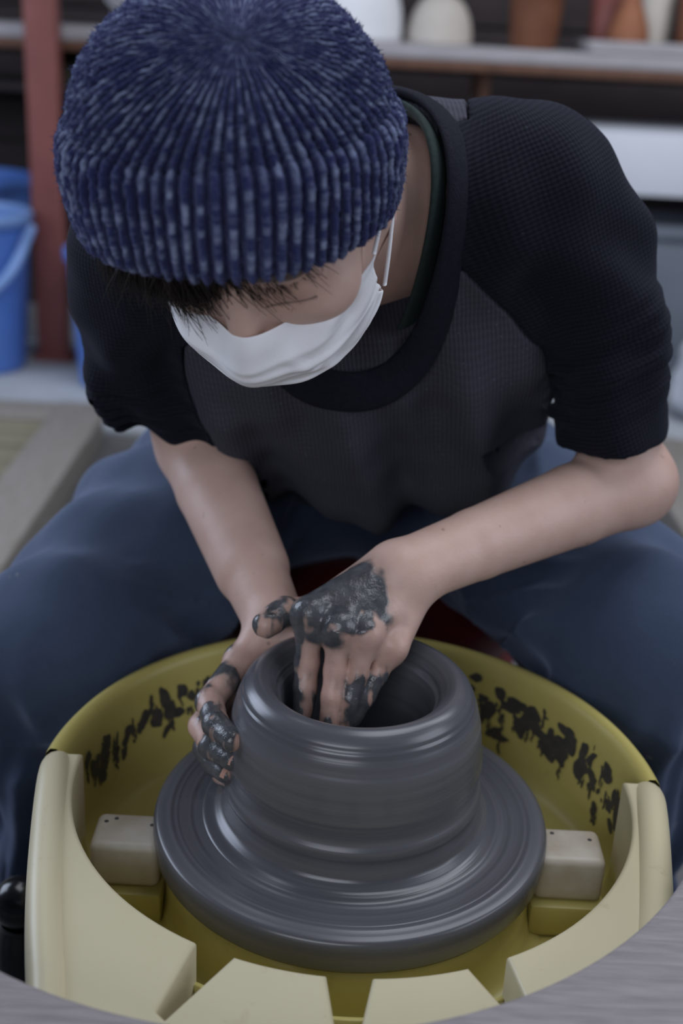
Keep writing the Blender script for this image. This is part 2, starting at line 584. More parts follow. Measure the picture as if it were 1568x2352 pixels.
def surface_nets(name, tree, lo, hi, h, post=None, B=8):
    lo, hi = np.asarray(lo, float), np.asarray(hi, float)
    nb = np.ceil((hi - lo) / (h * B)).astype(int)
    S = 4
    leaves = tree.leaves()

    def evaluate(Pp, act):
        d = tree.ev(Pp, act)
        if d is None: d = np.full(len(Pp), .2)
        return post(Pp, d) if post is not None else d

    bi = np.stack(np.meshgrid(*[np.arange(n) for n in nb], indexing='ij'), -1).reshape(-1, 3)
    bc = lo + (bi + .5) * B * h
    dc = np.concatenate([evaluate(q, None) for q in np.array_split(bc, max(1, len(bc) // 200000))])
    act = np.abs(dc) < h * B * .87 * 1.35 + .004
    bi = bi[act]
    key = (bi // S) @ np.array([1000000, 1000, 1])
    order = np.argsort(key, kind='stable')
    bi, key = bi[order], key[order]
    table = np.full(nb + 1, -1, np.int32)
    table[tuple(bi.T)] = np.arange(len(bi))
    sgn = np.where(dc < 0, -1, 1).astype(np.int8).reshape(nb)
    sgn = np.pad(sgn, ((0, 1),) * 3, constant_values=1)
    vals = np.empty((len(bi), B, B, B), np.float32)
    loc = np.stack(np.meshgrid(*[np.arange(B)] * 3, indexing='ij'), -1).reshape(-1, 3)
    uk, st = np.unique(key, return_index=True)
    st = np.append(st, len(bi))
    for s in range(len(uk)):
        blk = bi[st[s]:st[s + 1]]
        c = lo + ((blk[0] // S) * S + S / 2) * B * h
        rad = S * B * h * .867
        ds = np.array([l.f(c[None])[0] for l in leaves])
        ok = ds - rad < min(ds.min() + rad, rad) + .05
        actset = {id(l) for l, o in zip(leaves, ok) if o}
        Pp = (lo + (blk[:, None] * B + loc[None]) * h).reshape(-1, 3)
        vals[st[s]:st[s + 1]] = evaluate(Pp, actset).reshape(-1, B, B, B)
    n = len(bi)
    pv = np.empty((n, B + 1, B + 1, B + 1), np.float32)
    for ox in (0, 1):
        for oy in (0, 1):
            for oz in (0, 1):
                nbx = bi + np.array([ox, oy, oz])
                sl = table[tuple(nbx.T)]
                dst = tuple([slice(0, B) if o == 0 else slice(B, B + 1) for o in (ox, oy, oz)])
                src = tuple([slice(0, B) if o == 0 else slice(0, 1) for o in (ox, oy, oz)])
                v = vals[np.maximum(sl, 0)][(slice(None),) + src].copy()
                bad = sl < 0
                if bad.any():
                    v[bad] = (sgn[tuple(nbx[bad].T)] * .01)[:, None, None, None]
                pv[(slice(None),) + dst] = v
    ins = pv < 0
    cn = np.zeros((n, B, B, B), np.int8)
    for ox in (0, 1):
        for oy in (0, 1):
            for oz in (0, 1):
                cn += ins[:, ox:B + ox, oy:B + oy, oz:B + oz]
    mixed = (cn > 0) & (cn < 8)
    ib, ix, iy, iz = np.nonzero(mixed)
    cell = bi[ib] * B + np.stack([ix, iy, iz], 1)
    corner = np.array([(a, b, c) for a in (0, 1) for b in (0, 1) for c in (0, 1)])
    cv = np.stack([pv[ib, ix + a, iy + b, iz + c] for a, b, c in corner], 1)
    acc = np.zeros((len(ib), 3)); cnt = np.zeros(len(ib))
    for a in range(8):
        for ax_, bit in enumerate((4, 2, 1)):
            if a & bit: continue
            b = a | bit
            va, vb = cv[:, a], cv[:, b]
            cr = (va < 0) != (vb < 0)
            t = np.where(cr, va / (va - vb + 1e-20), 0)
            p = corner[a][None] + t[:, None] * (corner[b] - corner[a])[None]
            acc += np.where(cr[:, None], p, 0)
            cnt += cr
    V = lo + (cell + acc / np.maximum(cnt, 1)[:, None]) * h
    dims = nb * B + 2
    lin = lambda q: (q[:, 0] * dims[1] + q[:, 1]) * dims[2] + q[:, 2]
    cl = lin(cell)
    so = np.argsort(cl)
    cls = cl[so]

    def vid(q):
        l = lin(q)
        i = np.searchsorted(cls, l)
        i = np.minimum(i, len(cls) - 1)
        return np.where(cls[i] == l, so[i], -1)

    quads = []
    for ax_ in range(3):
        a1, a2 = (ax_ + 1) % 3, (ax_ + 2) % 3
        sl1 = [slice(None)] + [slice(0, B)] * 3
        sl2 = list(sl1); sl2[1 + ax_] = slice(1, B + 1)
        i0, i1 = ins[tuple(sl1)], ins[tuple(sl2)]
        eb, ex, ey, ez = np.nonzero(i0 != i1)
        p0 = bi[eb] * B + np.stack([ex, ey, ez], 1)
        fl = ~i0[eb, ex, ey, ez]
        e1, e2 = np.zeros(3, int), np.zeros(3, int)
        e1[a1] = 1; e2[a2] = 1
        q = np.stack([vid(p0 - e1 - e2), vid(p0 - e2), vid(p0), vid(p0 - e1)], 1)
        q[fl] = q[fl][:, ::-1]
        quads.append(q[(q >= 0).all(1)])
    Q = np.vstack(quads)
    return mesh_np(name, V, Q), V


def wob(P_, s, seed=0):
    """cheap smooth noise in [-1,1] from summed sines"""
    r = np.random.default_rng(seed)
    out = np.zeros(len(P_))
    for i in range(7):
        w = r.normal(size=3) * s * (1 + .35 * i)
        out += np.sin(P_ @ w + r.uniform(0, 6.28)) / (1 + .35 * i)
    return out / 3.2


def vnoise(P_, s, seed=0):
    """value noise in [0,1]"""
    q = P_ * s
    i = np.floor(q).astype(np.int64)
    f = q - i
    f = f * f * (3 - 2 * f)

    def hsh(a):
        x = (a[:, 0] * 374761393 + a[:, 1] * 668265263 + a[:, 2] * 2147483647 + seed * 974711) & 0xffffffff
        x = ((x ^ (x >> 13)) * 1274126177) & 0xffffffff
        return ((x ^ (x >> 16)) & 0xffff) / 65535.0
    o = 0
    for a in (0, 1):
        for b in (0, 1):
            for c in (0, 1):
                w = (f[:, 0] if a else 1 - f[:, 0]) * (f[:, 1] if b else 1 - f[:, 1]) * (f[:, 2] if c else 1 - f[:, 2])
                o = o + w * hsh(i + np.array([a, b, c]))
    return o


def fbm(P_, s, seed=0, n=3):
    return sum(vnoise(P_, s * 2 ** k, seed + k) * .5 ** k for k in range(n)) / (2 - .5 ** (n - 1))


# ------------------------------------------------------------------ the room
def build_room():
    fl = link('floor', box_mesh('floor', (0, 1.2, -.05), (7, 5.4, .1), bev=0), M['floor'])
    tag(fl, 'worn grey concrete workshop floor', kind='structure')
    wl = link('wall_back', box_mesh('wall_back', (0, 3.78, 1.3), (7, .1, 2.6), bev=0), M['wall'])
    tag(wl, 'dark back wall behind the shelf', kind='structure')
    src = box_mesh('wall_board', (0, 0, 0), (3.6, .025, .142), bev=.006)
    for i in range(9):
        b = link('board', src, M['board'], wl)
        b.location = (.1, 3.715 - .004 * (i % 3), .08 + i * .15)
    # pale step that carries the post
    st = link('trim_1', box_mesh('kerb', (0, 3.02, .012), (7, 1.46, .024), bev=.006), M['concrete'])
    tag(st, 'pale concrete kerb along the back wall', kind='structure')


def build_background():
    SY = 3.02
    sz = atY(1000, 103, SY)[2]
    # shelf
    sh = empty('wall_shelf', (0, SY + .2, sz))
    tag(sh, 'long pale shelf board with brown front edge on the back wall', 'shelf')
    link('shelf_board', box_mesh('shelf_board', (.25, SY + .21, sz - .020), (3.0, .44, .040), bev=.006), M['shelf'], sh)
    link('front_edge', box_mesh('front_edge', (.25, SY + .008, sz - .0535), (3.0, .026, .027), bev=.003), M['shelf_edge'], sh)
    for xx in (-.98, .35, 1.55):
        link('bracket', box_mesh('bracket', (xx, SY + .3, sz - .10), (.03, .36, .12), bev=.004), M['shelf_edge'], sh)
    # post
    p0 = atZ(122, 828, .024)
    po = empty('shelf_post', (p0[0], p0[1], .024))
    tag(po, 'tall red-brown painted steel post standing in front of the shelf', 'post')
    bm = bmesh.new()
    box_bm(bm, (p0[0], p0[1] + .03, .024 + 1.1), (.094, .06, 2.2), bev=.006)
    link('shaft', bm_mesh(bm, 'shaft', 40), M['post'], po)
    link('foot_plate', box_mesh('foot_plate', (p0[0], p0[1] + .03, .03), (.125, .10, .012), bev=.003), M['post'], po)
    # horizontal rail on the far side of the post
    r0 = atY(20, 80, 3.12)
    rl = link('cross_rail', box_mesh('cross_rail', (r0[0] - .42, 3.12, r0[2]), (.94, .05, .055), bev=.004), M['post'])
    tag(rl, 'red-brown horizontal rail joining the steel post at its outer side', 'rail')

    def on_shelf(px, dy=.2):
        return np.array([atY(px, 110, SY + dy)[0], SY + dy, sz])

    def lathe_thing(name, c, prof, mat, label, cat, group=None, n=48, parts=None):
        o = link(name, lathe_mesh(name, prof, n), mat)
        o.location = c
        tag(o, label, cat, group)
        return o

    def dome(r, h, p=2.4, base=.0):
        t = np.linspace(0, 1, 14)
        pr_ = [(0.0, 0.0), (r * .9, 0.0)] + [(r * (1 - q ** p) ** (1 / p), base + h * q) for q in t]
        pr_[-1] = (.001, base + h)
        return pr_

    lathe_thing('white_mould', on_shelf(800, .19), dome(.160, .20, 3.0), M['plaster'], 'large rounded white plaster form on the shelf right behind the beanie', 'mould')
    lathe_thing('bisque_mould', on_shelf(1007, .17), dome(.098, .145, 2.3), M['bisque'], 'small cream dome-shaped form on the shelf next to large white one', 'mould')
    lathe_thing('serving_bowl', on_shelf(340, .2), [(0, .005), (.05, 0), (.055, .012), (.085, .03), (.125, .075), (.145, .13), (.14, .132), (.12, .08), (.08, .037), (0, .025)],
                M['plaster'], 'white round bowl on the shelf beside the red-brown post', 'bowl')
    lathe_thing('terracotta_pot', on_shelf(1222, .16), [(0, 0), (.066, 0), (.07, .01), (.078, .12), (.083, .2), (.092, .202), (.094, .24), (.086, .24), (.08, .2), (.07, .03), (0, .02)],
                M['terracotta'], 'dark brown terracotta pot on the shelf between cream dome and tray', 'pot')
    # tray with wares
    a = atY(1350, 118, SY + .01)
    tz = sz
    tr = empty('ware_board', (a[0] + .45, SY + .16, tz))
    tag(tr, 'pale grey ware board tray lying on the shelf end', 'tray')
    rot = Matrix.Rotation(math.radians(0), 3, 'Z')
    link('base', box_mesh('tray_base', (a[0] + .45, SY + .15, tz + .009), (.9, .3, .014), bev=.004), M['shelf'], tr)
    for yy in (SY + .008, SY + .295):
        link('lip', box_mesh('tray_lip', (a[0] + .45, yy, tz + .02), (.9, .014, .032), bev=.003), M['shelf'], tr)
    link('lip', box_mesh('tray_lip', (a[0] + .006, SY + .15, tz + .02), (.014, .3, .032), bev=.003), M['shelf'], tr)

    def on_tray(px, dy):
        return np.array([atY(px, 90, SY + dy)[0], SY + dy, tz + .016])
    lathe_thing('orange_jug', on_tray(1440, .07), [(0, 0), (.058, 0), (.062, .012), (.058, .05), (.045, .09), (.03, .125), (.024, .16), (.028, .185), (.022, .185), (.018, .15), (.02, .12), (0, .1)],
                M['orange_clay'], 'orange clay bottle with narrow neck standing on the ware board', 'bottle')
    lathe_thing('pale_beaker', on_tray(1498, .19), [(0, 0), (.042, 0), (.046, .01), (.05, .2), (.046, .2), (.04, .02), (0, .015)],
                M['bisque'], 'pale cream beaker on the ware board behind the orange bottle', 'beaker')
    lathe_thing('brown_beaker', on_tray(1585, .1), [(0, 0), (.04, 0), (.045, .01), (.047, .18), (.043, .18), (.04, .02), (0, .015)],
                M['terracotta'], 'brown clay beaker on the ware board at picture edge', 'beaker')
    lathe_thing('red_beaker', on_tray(1385, .2), [(0, 0), (.04, 0), (.045, .01), (.05, .15), (.046, .15), (.04, .02), (0, .015)],
                M['post'], 'reddish brown beaker at the inner end of the ware board', 'beaker')
    # green bottle under shelf on a low ledge by the post
    lz = atY(150, 190, 3.3)[2]
    lg = link('ledge_board', box_mesh('ledge_board', (-.75, 3.42, lz - .012), (1.7, .5, .024), bev=.003), M['board'])
    tag(lg, 'dark narrow ledge board below the shelf behind the post', 'shelf')
    c = atY(180, 150, 3.36)
    lathe_thing('green_bottle', (c[0], 3.36, lz), [(0, 0), (.04, 0), (.043, .006), (.043, .085), (.02, .11), (.014, .13), (.016, .135), (.01, .135), (0, .12)],
                M['green_glass'], 'dark green glass bottle on the ledge under the shelf', 'bottle')
    c = atY(150, 150, 3.26)
    lathe_thing('brass_jar', (c[0], 3.26, lz), [(0, 0), (.022, 0), (.024, .004), (.024, .04), (.02, .045), (.02, .055), (0, .056)],
                M['pallet2'], 'small dull brass jar on the ledge beside the green bottle', 'jar')

    # blue bins
    def bin_(name, c, r, h, mat, label, band=False, hm=None):
        e = empty(name, c)
        tag(e, label, 'bin', 'blue plastic bins by the wall')
        b = link('body', lathe_mesh('bin_body', [(0, 0), (r * .8, 0), (r * .83, .012), (r * .98, h - .04), (r, h - .03), (r * .97, h - .03), (r * .82, .02), (0, .015)], 48), mat, e)
        b.matrix_parent_inverse = Matrix.Identity(4)
        q = link('rim', lathe_mesh('bin_rim', [(r * .97, h - .035), (r * 1.06, h - .035), (r * 1.07, h - .005), (r * 1.04, h), (r * .97, h), (r * .95, h - .01), (r * .97, h - .035)], 48), hm or mat, e)
        q.matrix_parent_inverse = Matrix.Identity(4)
        if band:
            t = np.linspace(0, math.pi, 24)
            pts = np.stack([r * 1.06 * np.cos(t), -r * 1.1 * np.sin(t) ** .6 * .98, h * .9 - .19 * np.sin(t)], 1)
            w = link('handle', tube_mesh('bin_handle', pts, .016, 8), hm, e)
            w.matrix_parent_inverse = Matrix.Identity(4)
        return e
    c = atY(-45, 835, 2.83)
    bin_('blue_bin', (c[0], 2.83, .024), .165, .47, M['blue_bin'], 'blue plastic bin with pale rim and hanging handle beside the post', True, M['blue_pale'])
    c = atY(20, 800, 3.2)
    bin_('blue_bin', (c[0] - .1, 3.22, .024), .19, .52, M['blue_bin'], 'darker blue bin standing behind the bin with the handle')
    c = atY(285, 850, 2.72)
    bin_('blue_bin', (c[0], 2.72, .024), .155, .40, M['blue_bin'], 'bright blue bin half hidden behind the black sleeve')

    # white bench and clutter below it
    x0 = atY(1290, 400, 2.95)[0]
    zt, zb = atY(1450, 303, 2.95)[2], atY(1450, 448, 2.95)[2]
    be = empty('white_bench', (x0 + .7, 3.15, 0.024))
    tag(be, 'white painted workbench with deep front board below the shelf', 'bench')
    link('front_board', box_mesh('bench_front', (x0 + .7, 2.96, (zt + zb) / 2), (1.4, .03, zt - zb), bev=.004), M['white_paint'], be)
    link('top', box_mesh('bench_top', (x0 + .7, 3.2, zt - .015), (1.4, .47, .03), bev=.004), M['white_paint'], be)
    for lx in (.06, 1.34):
        for ly in (3.0, 3.4):
            link('leg', box_mesh('bench_leg', (x0 + lx, ly, (zt - .02) / 2 + .012), (.06, .06, zt - .044), bev=.004), M['white_paint'], be)
    c = atY(1500, 600, 3.1)
    bx = empty('storage_box', (c[0] + .12, 3.2, .024))
    tag(bx, 'slate grey storage box under the white bench', 'box')
    link('body', box_mesh('box_body', (c[0] + .12, 3.2, .26), (.5, .34, .46), bev=.02), M['grey_box'], bx)
    link('lid', box_mesh('box_lid', (c[0] + .12, 3.2, .50), (.54, .38, .04), bev=.012), M['grey_box'], bx)
    for i, (px, py, yy, w, d, h, lab) in enumerate(((1560, 850, 2.66, .36, .28, .36, 'plump white clay sack on the floor in front of the slate box'),)):
        c = atZ(px, py, 0)
        t = Uni(.05, ell((0, 0, h * .42), (w * .5, d * .5, h * .46)), ell((0, 0, h * .2), (w * .54, d * .54, h * .22)), cone((-.03, 0, h * .75), (.05, .02, h * .95), .06, .03))
        me, V = surface_nets('clay_sack', t, (-w, -d, -.02), (w, d, h * 1.3), .011, post=lambda P_, dd: np.maximum(dd - .012 * wob(P_, 26, 3), .0 - P_[:, 2]))
        o = link('clay_sack', me, M['sack'])
        o.location = (c[0], yy, .024)
        tag(o, lab, 'sack')

    # wooden pallets on the floor
    def pallet(name, x0, x1, y0, y1, lab, dirx):
        e = empty(name, ((x0 + x1) / 2, (y0 + y1) / 2, 0))
        tag(e, lab, 'pallet', 'slatted wooden pallets on the floor')
        n = int((y1 - y0 - .1) / .105)
        src = None
        for k in range(n):
            yy = y0 + .05 + (k + .5) * (y1 - y0 - .15) / n
            if src is None: src = box_mesh('slat', (0, 0, 0), (x1 - x0 - .1, (y1 - y0 - .15) / n - .014, .018), bev=.003)
            s = link('slat', src, M['pallet2'], e)
            s.location = ((x0 + x1) / 2, yy, .082 + .002 * (k % 2))
        link('frame_plank', box_mesh('frame_plank', ((x0 + x1) / 2, y1 - .06, .092), (x1 - x0, .135, .024), bev=.004), M['pallet'], e)
        link('frame_plank', box_mesh('frame_plank', ((x0 + x1) / 2, y0 + .03, .092), (x1 - x0, .1, .024), bev=.004), M['pallet'], e)
        xe = x1 - .06 if dirx > 0 else x0 + .06
        link('frame_plank', box_mesh('frame_plank', (xe, (y0 + y1) / 2, .100), (.13, y1 - y0, .02), bev=.004), M['pallet'], e)
        for xx in (x0 + .05, (x0 + x1) / 2, x1 - .05):
            link('runner', box_mesh('runner', (xx, (y0 + y1) / 2, .036), (.07, y1 - y0, .072), bev=.004), M['pallet'], e)
    a = atZ(250, 935, .1)
    pallet('floor_pallet', a[0] - 1.1, a[0], 1.15, a[1], 'weathered slatted wooden pallet on the floor beside the bent knee under the blue bins', 1)
    b = atZ(1490, 1010, .1)
    pallet('floor_pallet', b[0] - .06, b[0] + .9, 1.2, b[1], 'weathered slatted wooden pallet on the floor behind the bare elbow', -1)


# ------------------------------------------------------------------ the potter's wheel
WZ = .5


def build_wheel():
    c = (0, 0, WZ)
    pw = empty('pottery_wheel', (0, 0, 0))
    tag(pw, 'pottery wheel with clay-smeared grey turntable inside the cream splash pan', 'pottery wheel')
    # turntable
    t = np.linspace(0, math.pi / 2, 7)
    prof = [(0.02, -.030), (.135, -.030), (.1465, -.0275)]
    prof += [(.1475 + .0025 * math.sin(q), -.0255 + .0 + .012 * (1 - math.cos(q))) for q in t[:3]]
    prof += [(.1502, -.012), (.1500, -.006), (.1488, -.0022), (.1462, -.0003), (.142, .0)]
    rs = np.linspace(.139, .02, 150)
    rp = np.random.default_rng(3)
    zz = np.zeros(len(rs))
    for k in range(14):
        r0, w, a = rp.uniform(.1, .142), rp.uniform(.0008, .003), rp.normal() * .00045
        zz += a * np.exp(-((rs - r0) / w) ** 2)
    prof += list(zip(rs, zz))
    wh = link('turntable', lathe_mesh('turntable', prof, 160), M['clay'], pw)
    wh.location = c
    wh['label'] = 'round grey turntable covered in wet clay slip'
    sf = link('shaft', lathe_mesh('shaft', [(0, -.4), (.025, -.4), (.025, -.03), (0, -.03)], 24), M['steel'], pw)
    sf.location = c
    link('housing', box_mesh('housing', (0, .02, .26), (.36, .40, .24), bev=.03, seg=4), M['dark_metal'], pw)
    for sx in (-1, 1):
        for sy in (-1, 1):
            link('leg', tube_mesh('wheel_leg', [(sx * .15, .02 + sy * .16, .2), (sx * .19, .02 + sy * .2, 0)], [.022, .018], 12), M['dark_metal'], pw)
    # lever with round knob
    k0 = atD(46, 2072, .99)
    lev = link('speed_lever', tube_mesh('speed_lever', catmull([k0 + (0, 0, -.29), k0 + (-.002, 0, -.14), k0 + (-.002, 0, -.05), k0 + (0, 0, -.018)], 6),
                                        [.012, .020, .0215, .0165], 20), M['black'], pw)
    tt = np.linspace(0, math.pi, 16)
    kb = link('knob', lathe_mesh('lever_knob', [(max(.0005, .0218 * math.sin(q)), -.0215 * math.cos(q)) for q in tt], 32), M['black'], lev)
    kb.location = k0
    lev['label'] = 'black lever with round glossy knob'
    link('lever_arm', tube_mesh('lever_arm', [k0 + (0, 0, -.285), (-.17, k0[1], k0[2] - .285)], .009, 10), M['dark_metal'], pw)

    # splash pan
    sp = empty('splash_pan', (0, 0, WZ - .1))
    tag(sp, 'two-part cream yellow plastic splash pan around the turntable', 'splash pan')
    inner = [(.2232, .022), (.2218, .012), (.2205, -.01), (.219, -.055), (.214, -.070), (.205, -.0765), (.155, -.0785), (.146, -.074), (.1425, -.060), (.140, -.040), (.135, -.0345), (.12, -.034), (.03, -.034)]
    outer = [(.03, -.105), (.19, -.105), (.215, -.1), (.229, -.085), (.236, -.03), (.2385, .008), (.2385, .018), (.2368, .0262), (.2332, .0305), (.2285, .0305), (.2252, .0275)]
    a0, a1 = math.radians(3), math.radians(177)
    bh = link('back_half', lathe_mesh('pan_back', outer + inner, 150, a0=a0, a1=a1), M['pan_back'], sp)
    bh.location = c
    bh.matrix_parent_inverse = Matrix.Identity(4)
    bh.matrix_parent_inverse = Matrix.Translation(sp.location).inverted()
    # tray of the front half
    inner2 = [(.2088, -.004), (.2084, -.055), (.205, -.070), (.198, -.0765)] + inner[6:]
    outer2 = [(.03, -.105), (.205, -.105), (.2125, -.098), (.2125, -.004)]
    fh = link('front_tray', lathe_mesh('pan_front_tray', outer2 + inner2, 130, a0=a1, a1=a0 + 2 * math.pi), M['pan_back'], sp)
    fh.location = c
    # deck with three tapering drain slots
    R0 = .2085
    notch = [(-.095, -.188), (-.1105, -.243), (-.1045, -.249), (-.072, -.198), None,
             (-.0125, -.2075), (-.005, -.262), (.005, -.262), (.0135, -.2075), None,
             (.074, -.195), (.1035, -.246), (.1105, -.242), (.096, -.182)]
    pts = []

    def arc(d0, d1, n):
        for d in np.linspace(d0, d1, n):
            pts.append((R0 * math.cos(math.radians(d)), R0 * math.sin(math.radians(d))))
    ang = lambda p: math.degrees(math.atan2(p[1], p[0]))
    grp, cur = [], []
    for q in notch + [None]:
        if q is None: grp.append(cur); cur = []
        else: cur.append(q)
    start = -183.5
    for g in grp:
        arc(start, ang(g[0]) - .2, 26 if start < -170 else 10)
        pts += g[1:-1]
        start = ang(g[-1]) + .2
    arc(start, 3.5, 26)
    outl = [(.2305, .0125), (.229, -.02), (.222, -.07), (.206, -.145), (.188, -.215), (.168, -.275), (.13, -.31), (0, -.325), (-.13, -.31), (-.168, -.275), (-.188, -.215), (-.206, -.145), (-.222, -.07), (-.229, -.02), (-.2305, .0125)]
    bm = bmesh.new()
    vs = [bm.verts.new((x, y, .028)) for x, y in pts + outl]
    f = bm.faces.new(vs)
    if f.normal.z < 0: f.normal_flip()
    bm.normal_update()
    if f.normal.z < 0: f.normal_flip()
    ext = bmesh.ops.extrude_face_region(bm, geom=[f])
    nv = [g for g in ext['geom'] if isinstance(g, bmesh.types.BMVert)]
    bmesh.ops.translate(bm, verts=nv, vec=(0, 0, -.098))
    bmesh.ops.recalc_face_normals(bm, faces=bm.faces)
    top_e = [e for e in bm.edges if all(v.co.z > .02 for v in e.verts)]
    bmesh.ops.bevel(bm, geom=top_e, offset=.0038, segments=4, profile=.5, affect='EDGES')
    vert_e = []
    bmesh.ops.triangulate(bm, faces=[q for q in bm.faces if len(q.verts) > 4])
    dk = link('front_deck', bm_mesh(bm, 'front_deck', 32), M['pan_front'], sp)
    dk.location = c
    dk['label'] = 'pale cream front deck with tapering drain slots'
    # rounded ridge along each side of the deck
    for sx in (-1, 1):
        path = catmull([(sx * .226, .0165, -.005), (sx * .2262, .010, .016), (sx * .2245, -.012, .0232), (sx * .2145, -.07, .0235), (sx * .199, -.145, .0235), (sx * .181, -.215, .0235), (sx * .16, -.28, .022), (sx * .12, -.31, .012)], 8)
        rd = link('side_ridge', tube_mesh('side_ridge', path, [.009, .0115, .012, .012, .012, .012, .0115, .010], 18), M['pan_front'], sp)
        rd.location = c
    # white clamp blocks
    for sx, yy in ((-1, -.024), (1, -.014)):
        bm = bmesh.new()
        box_bm(bm, (sx * .167, yy, WZ - .032), (.052, .042, .038), bev=.006, seg=3)
        b = link('clamp_block', bm_mesh(bm, 'clamp_block', 35), M['white_plastic'], sp)
        b['label'] = 'white plastic clamp block'
        bm = bmesh.new()
        box_bm(bm, (sx * .167, yy - .002, WZ - .064), (.058, .054, .028), bev=.004, seg=2)
        link('block_base', bm_mesh(bm, 'block_base', 35), M['pan_back'], b)
        for (dx, dy) in ((-.018, .012), (-.011, .016), (.017, .010)):
            h = link('screw_hole', lathe_mesh('screw_hole', [(0, 0), (.0019, 0), (.0016, .0004), (0, .0004)], 12), M['splat'], b)
            h.location = (sx * .167 + dx, yy + dy - .004, WZ - .0132)
    # dried clay splatter on the inner wall
    V, F_ = [], []
    rp = np.random.default_rng(11)

    def wall_pt(a, z):
        r = np.interp(z, [-.055, -.01, .012, .022], [.219, .2205, .2218, .2232]) - .0009
        return (r * math.cos(a), r * math.sin(a), z)

    def blot(a, z, w, hh):
        n = 14
        th = np.linspace(0, 2 * np.pi, n, endpoint=False)
        rr = 1 + .28 * rp.normal(size=n)
        rr = np.clip((rr + np.roll(rr, 1)) * .5, .35, 1.6)
        i0 = len(V)
        V.append(wall_pt(a, z))
        sk_ = rp.normal() * .5
        for k in range(n):
            dz = math.sin(th[k]) * hh * rr[k]
            V.append(wall_pt(a + (math.cos(th[k]) * w * rr[k] + sk_ * dz * .5) / .22, min(.02, z + dz)))
        for k in range(n):
            F_.append((i0, i0 + 1 + k, i0 + 1 + (k + 1) % n))
    for side in (-1, 1):
        for k in range(95 if side > 0 else 62):
            u = rp.uniform(0, 1) ** .9
            deg = (8 + 55 * u) if side > 0 else (180 - 12 - 52 * u)
            z = -.008 - .010 * (1 - u) + rp.normal() * (.0105 if side > 0 else .008)
            big = rp.uniform() < .42
            if side > 0:
                w, hh = (rp.uniform(.004, .0105), rp.uniform(.0035, .0095)) if big else (rp.uniform(.0008, .0025), rp.uniform(.001, .004))
            else:
                w, hh = (rp.uniform(.003, .0068), rp.uniform(.005, .0115)) if big else (rp.uniform(.0008, .0022), rp.uniform(.002, .006))
            blot(math.radians(deg), z, w, hh)
            if rp.uniform() < .3:
                for q in range(4):
                    blot(math.radians(deg) + rp.normal() * .004, z - hh - q * .0035, .0012, .003)
    # a few blots on the tray floor
    for (px, py, w) in ((518, 2182, .0055), (512, 2196, .004), (795, 2338, .003), (262, 2038, .0065), (285, 2042, .005), (1310, 2056, .005)):
        g_ = atZ(px, py, WZ - .0755)
        i0 = len(V)
        V.append((g_[0], g_[1], -.0752))
        rr = w * np.clip(1 + .35 * rp.normal(size=12), .4, 1.7)
        for k in range(12):
            V.append((g_[0] + rr[k] * math.cos(k * .5236), g_[1] + rr[k] * 1.3 * math.sin(k * .5236), -.0756))
        for k in range(12):
            F_.append((i0, i0 + 1 + (k + 1) % 12, i0 + 1 + k))
    me = mesh_np('clay_splatter', V, np.array(F_)[:, ::-1])
    o = link('clay_splatter', me, M['splat'], sp)
    o.location = c
    o['kind'] = 'stuff'
    # the pot
    out = catmull([(.1135, .0002), (.1115, .0014), (.107, .0026), (.1025, .0045), (.0985, .0090), (.0965, .0150), (.0958, .0205), (.0972, .0255), (.0968, .0300), (.0945, .0350), (.0942, .0400),
                   (.0955, .0480), (.0960, .0560), (.0945, .0660), (.0938, .0720), (.0918, .0830), (.0898, .0925), (.0872, .1010), (.0835, .1080), (.0785, .1130), (.0735, .1150), (.0690, .1143), (.0645, .1110),
                   (.0600, .1050), (.0565, .0975), (.0545, .0880), (.0535, .0700), (.0515, .0450), (.0480, .0220), (.0400, .0150), (.0010, .0140)], 7)
    rp = np.random.default_rng(5)
    s = np.r_[0, np.cumsum(np.linalg.norm(np.diff(out, axis=0), axis=1))]
    tn = np.gradient(out, axis=0); tn /= np.linalg.norm(tn, axis=1)[:, None]
    nn = np.stack([tn[:, 1], -tn[:, 0]], 1)
    dsp = np.zeros(len(s))
    for k in range(34):
        s0, w, a = rp.uniform(.01, .22), rp.uniform(.0008, .0026), rp.normal() * .00035
        dsp += a * np.exp(-((s - s0) / w) ** 2)
    out = out + nn * dsp[:, None]
    out[:, 0] = np.maximum(out[:, 0], .0005)
    pot = link('clay_pot', lathe_mesh('clay_pot', out, 200), M['clay'])
    pot.location = c
    tag(pot, 'thick-walled wet grey clay pot being thrown on the turntable', 'pot')


def build_table():
    t = empty('cutout_table', (0, -.45, 0))
    tag(t, 'grey weathered wood table with round cutout in front of the splash pan', 'table')
    cx, cy, R_ = -.05, -.010, .2975
    pts = []
    for d in np.linspace(-160, -17, 60):
        pts.append((cx + R_ * math.cos(math.radians(d)), cy + R_ * math.sin(math.radians(d))))
    pts += [(.72, pts[-1][1]), (.72, -.70), (-.72, -.70), (-.72, pts[0][1])]
    bm = bmesh.new()
    f = bm.faces.new([bm.verts.new((x, y, .58)) for x, y in pts])
    ext = bmesh.ops.extrude_face_region(bm, geom=[f])
    bmesh.ops.translate(bm, verts=[g for g in ext['geom'] if isinstance(g, bmesh.types.BMVert)], vec=(0, 0, -.022))
    bmesh.ops.recalc_face_normals(bm, faces=bm.faces)
    bmesh.ops.bevel(bm, geom=[e for e in bm.edges if all(v.co.z > .57 for v in e.verts)], offset=.003, segments=3, profile=.5, affect='EDGES')
    bmesh.ops.triangulate(bm, faces=[q for q in bm.faces if len(q.verts) > 4])
    link('table_top', bm_mesh(bm, 'table_top', 35), M['table_wood'], t)
    for sx in (-1, 1):
        for yy in (-.66, -.16):
            link('leg', box_mesh('table_leg', (sx * .66, yy, .279), (.05, .05, .558), bev=.004), M['table_wood'], t)


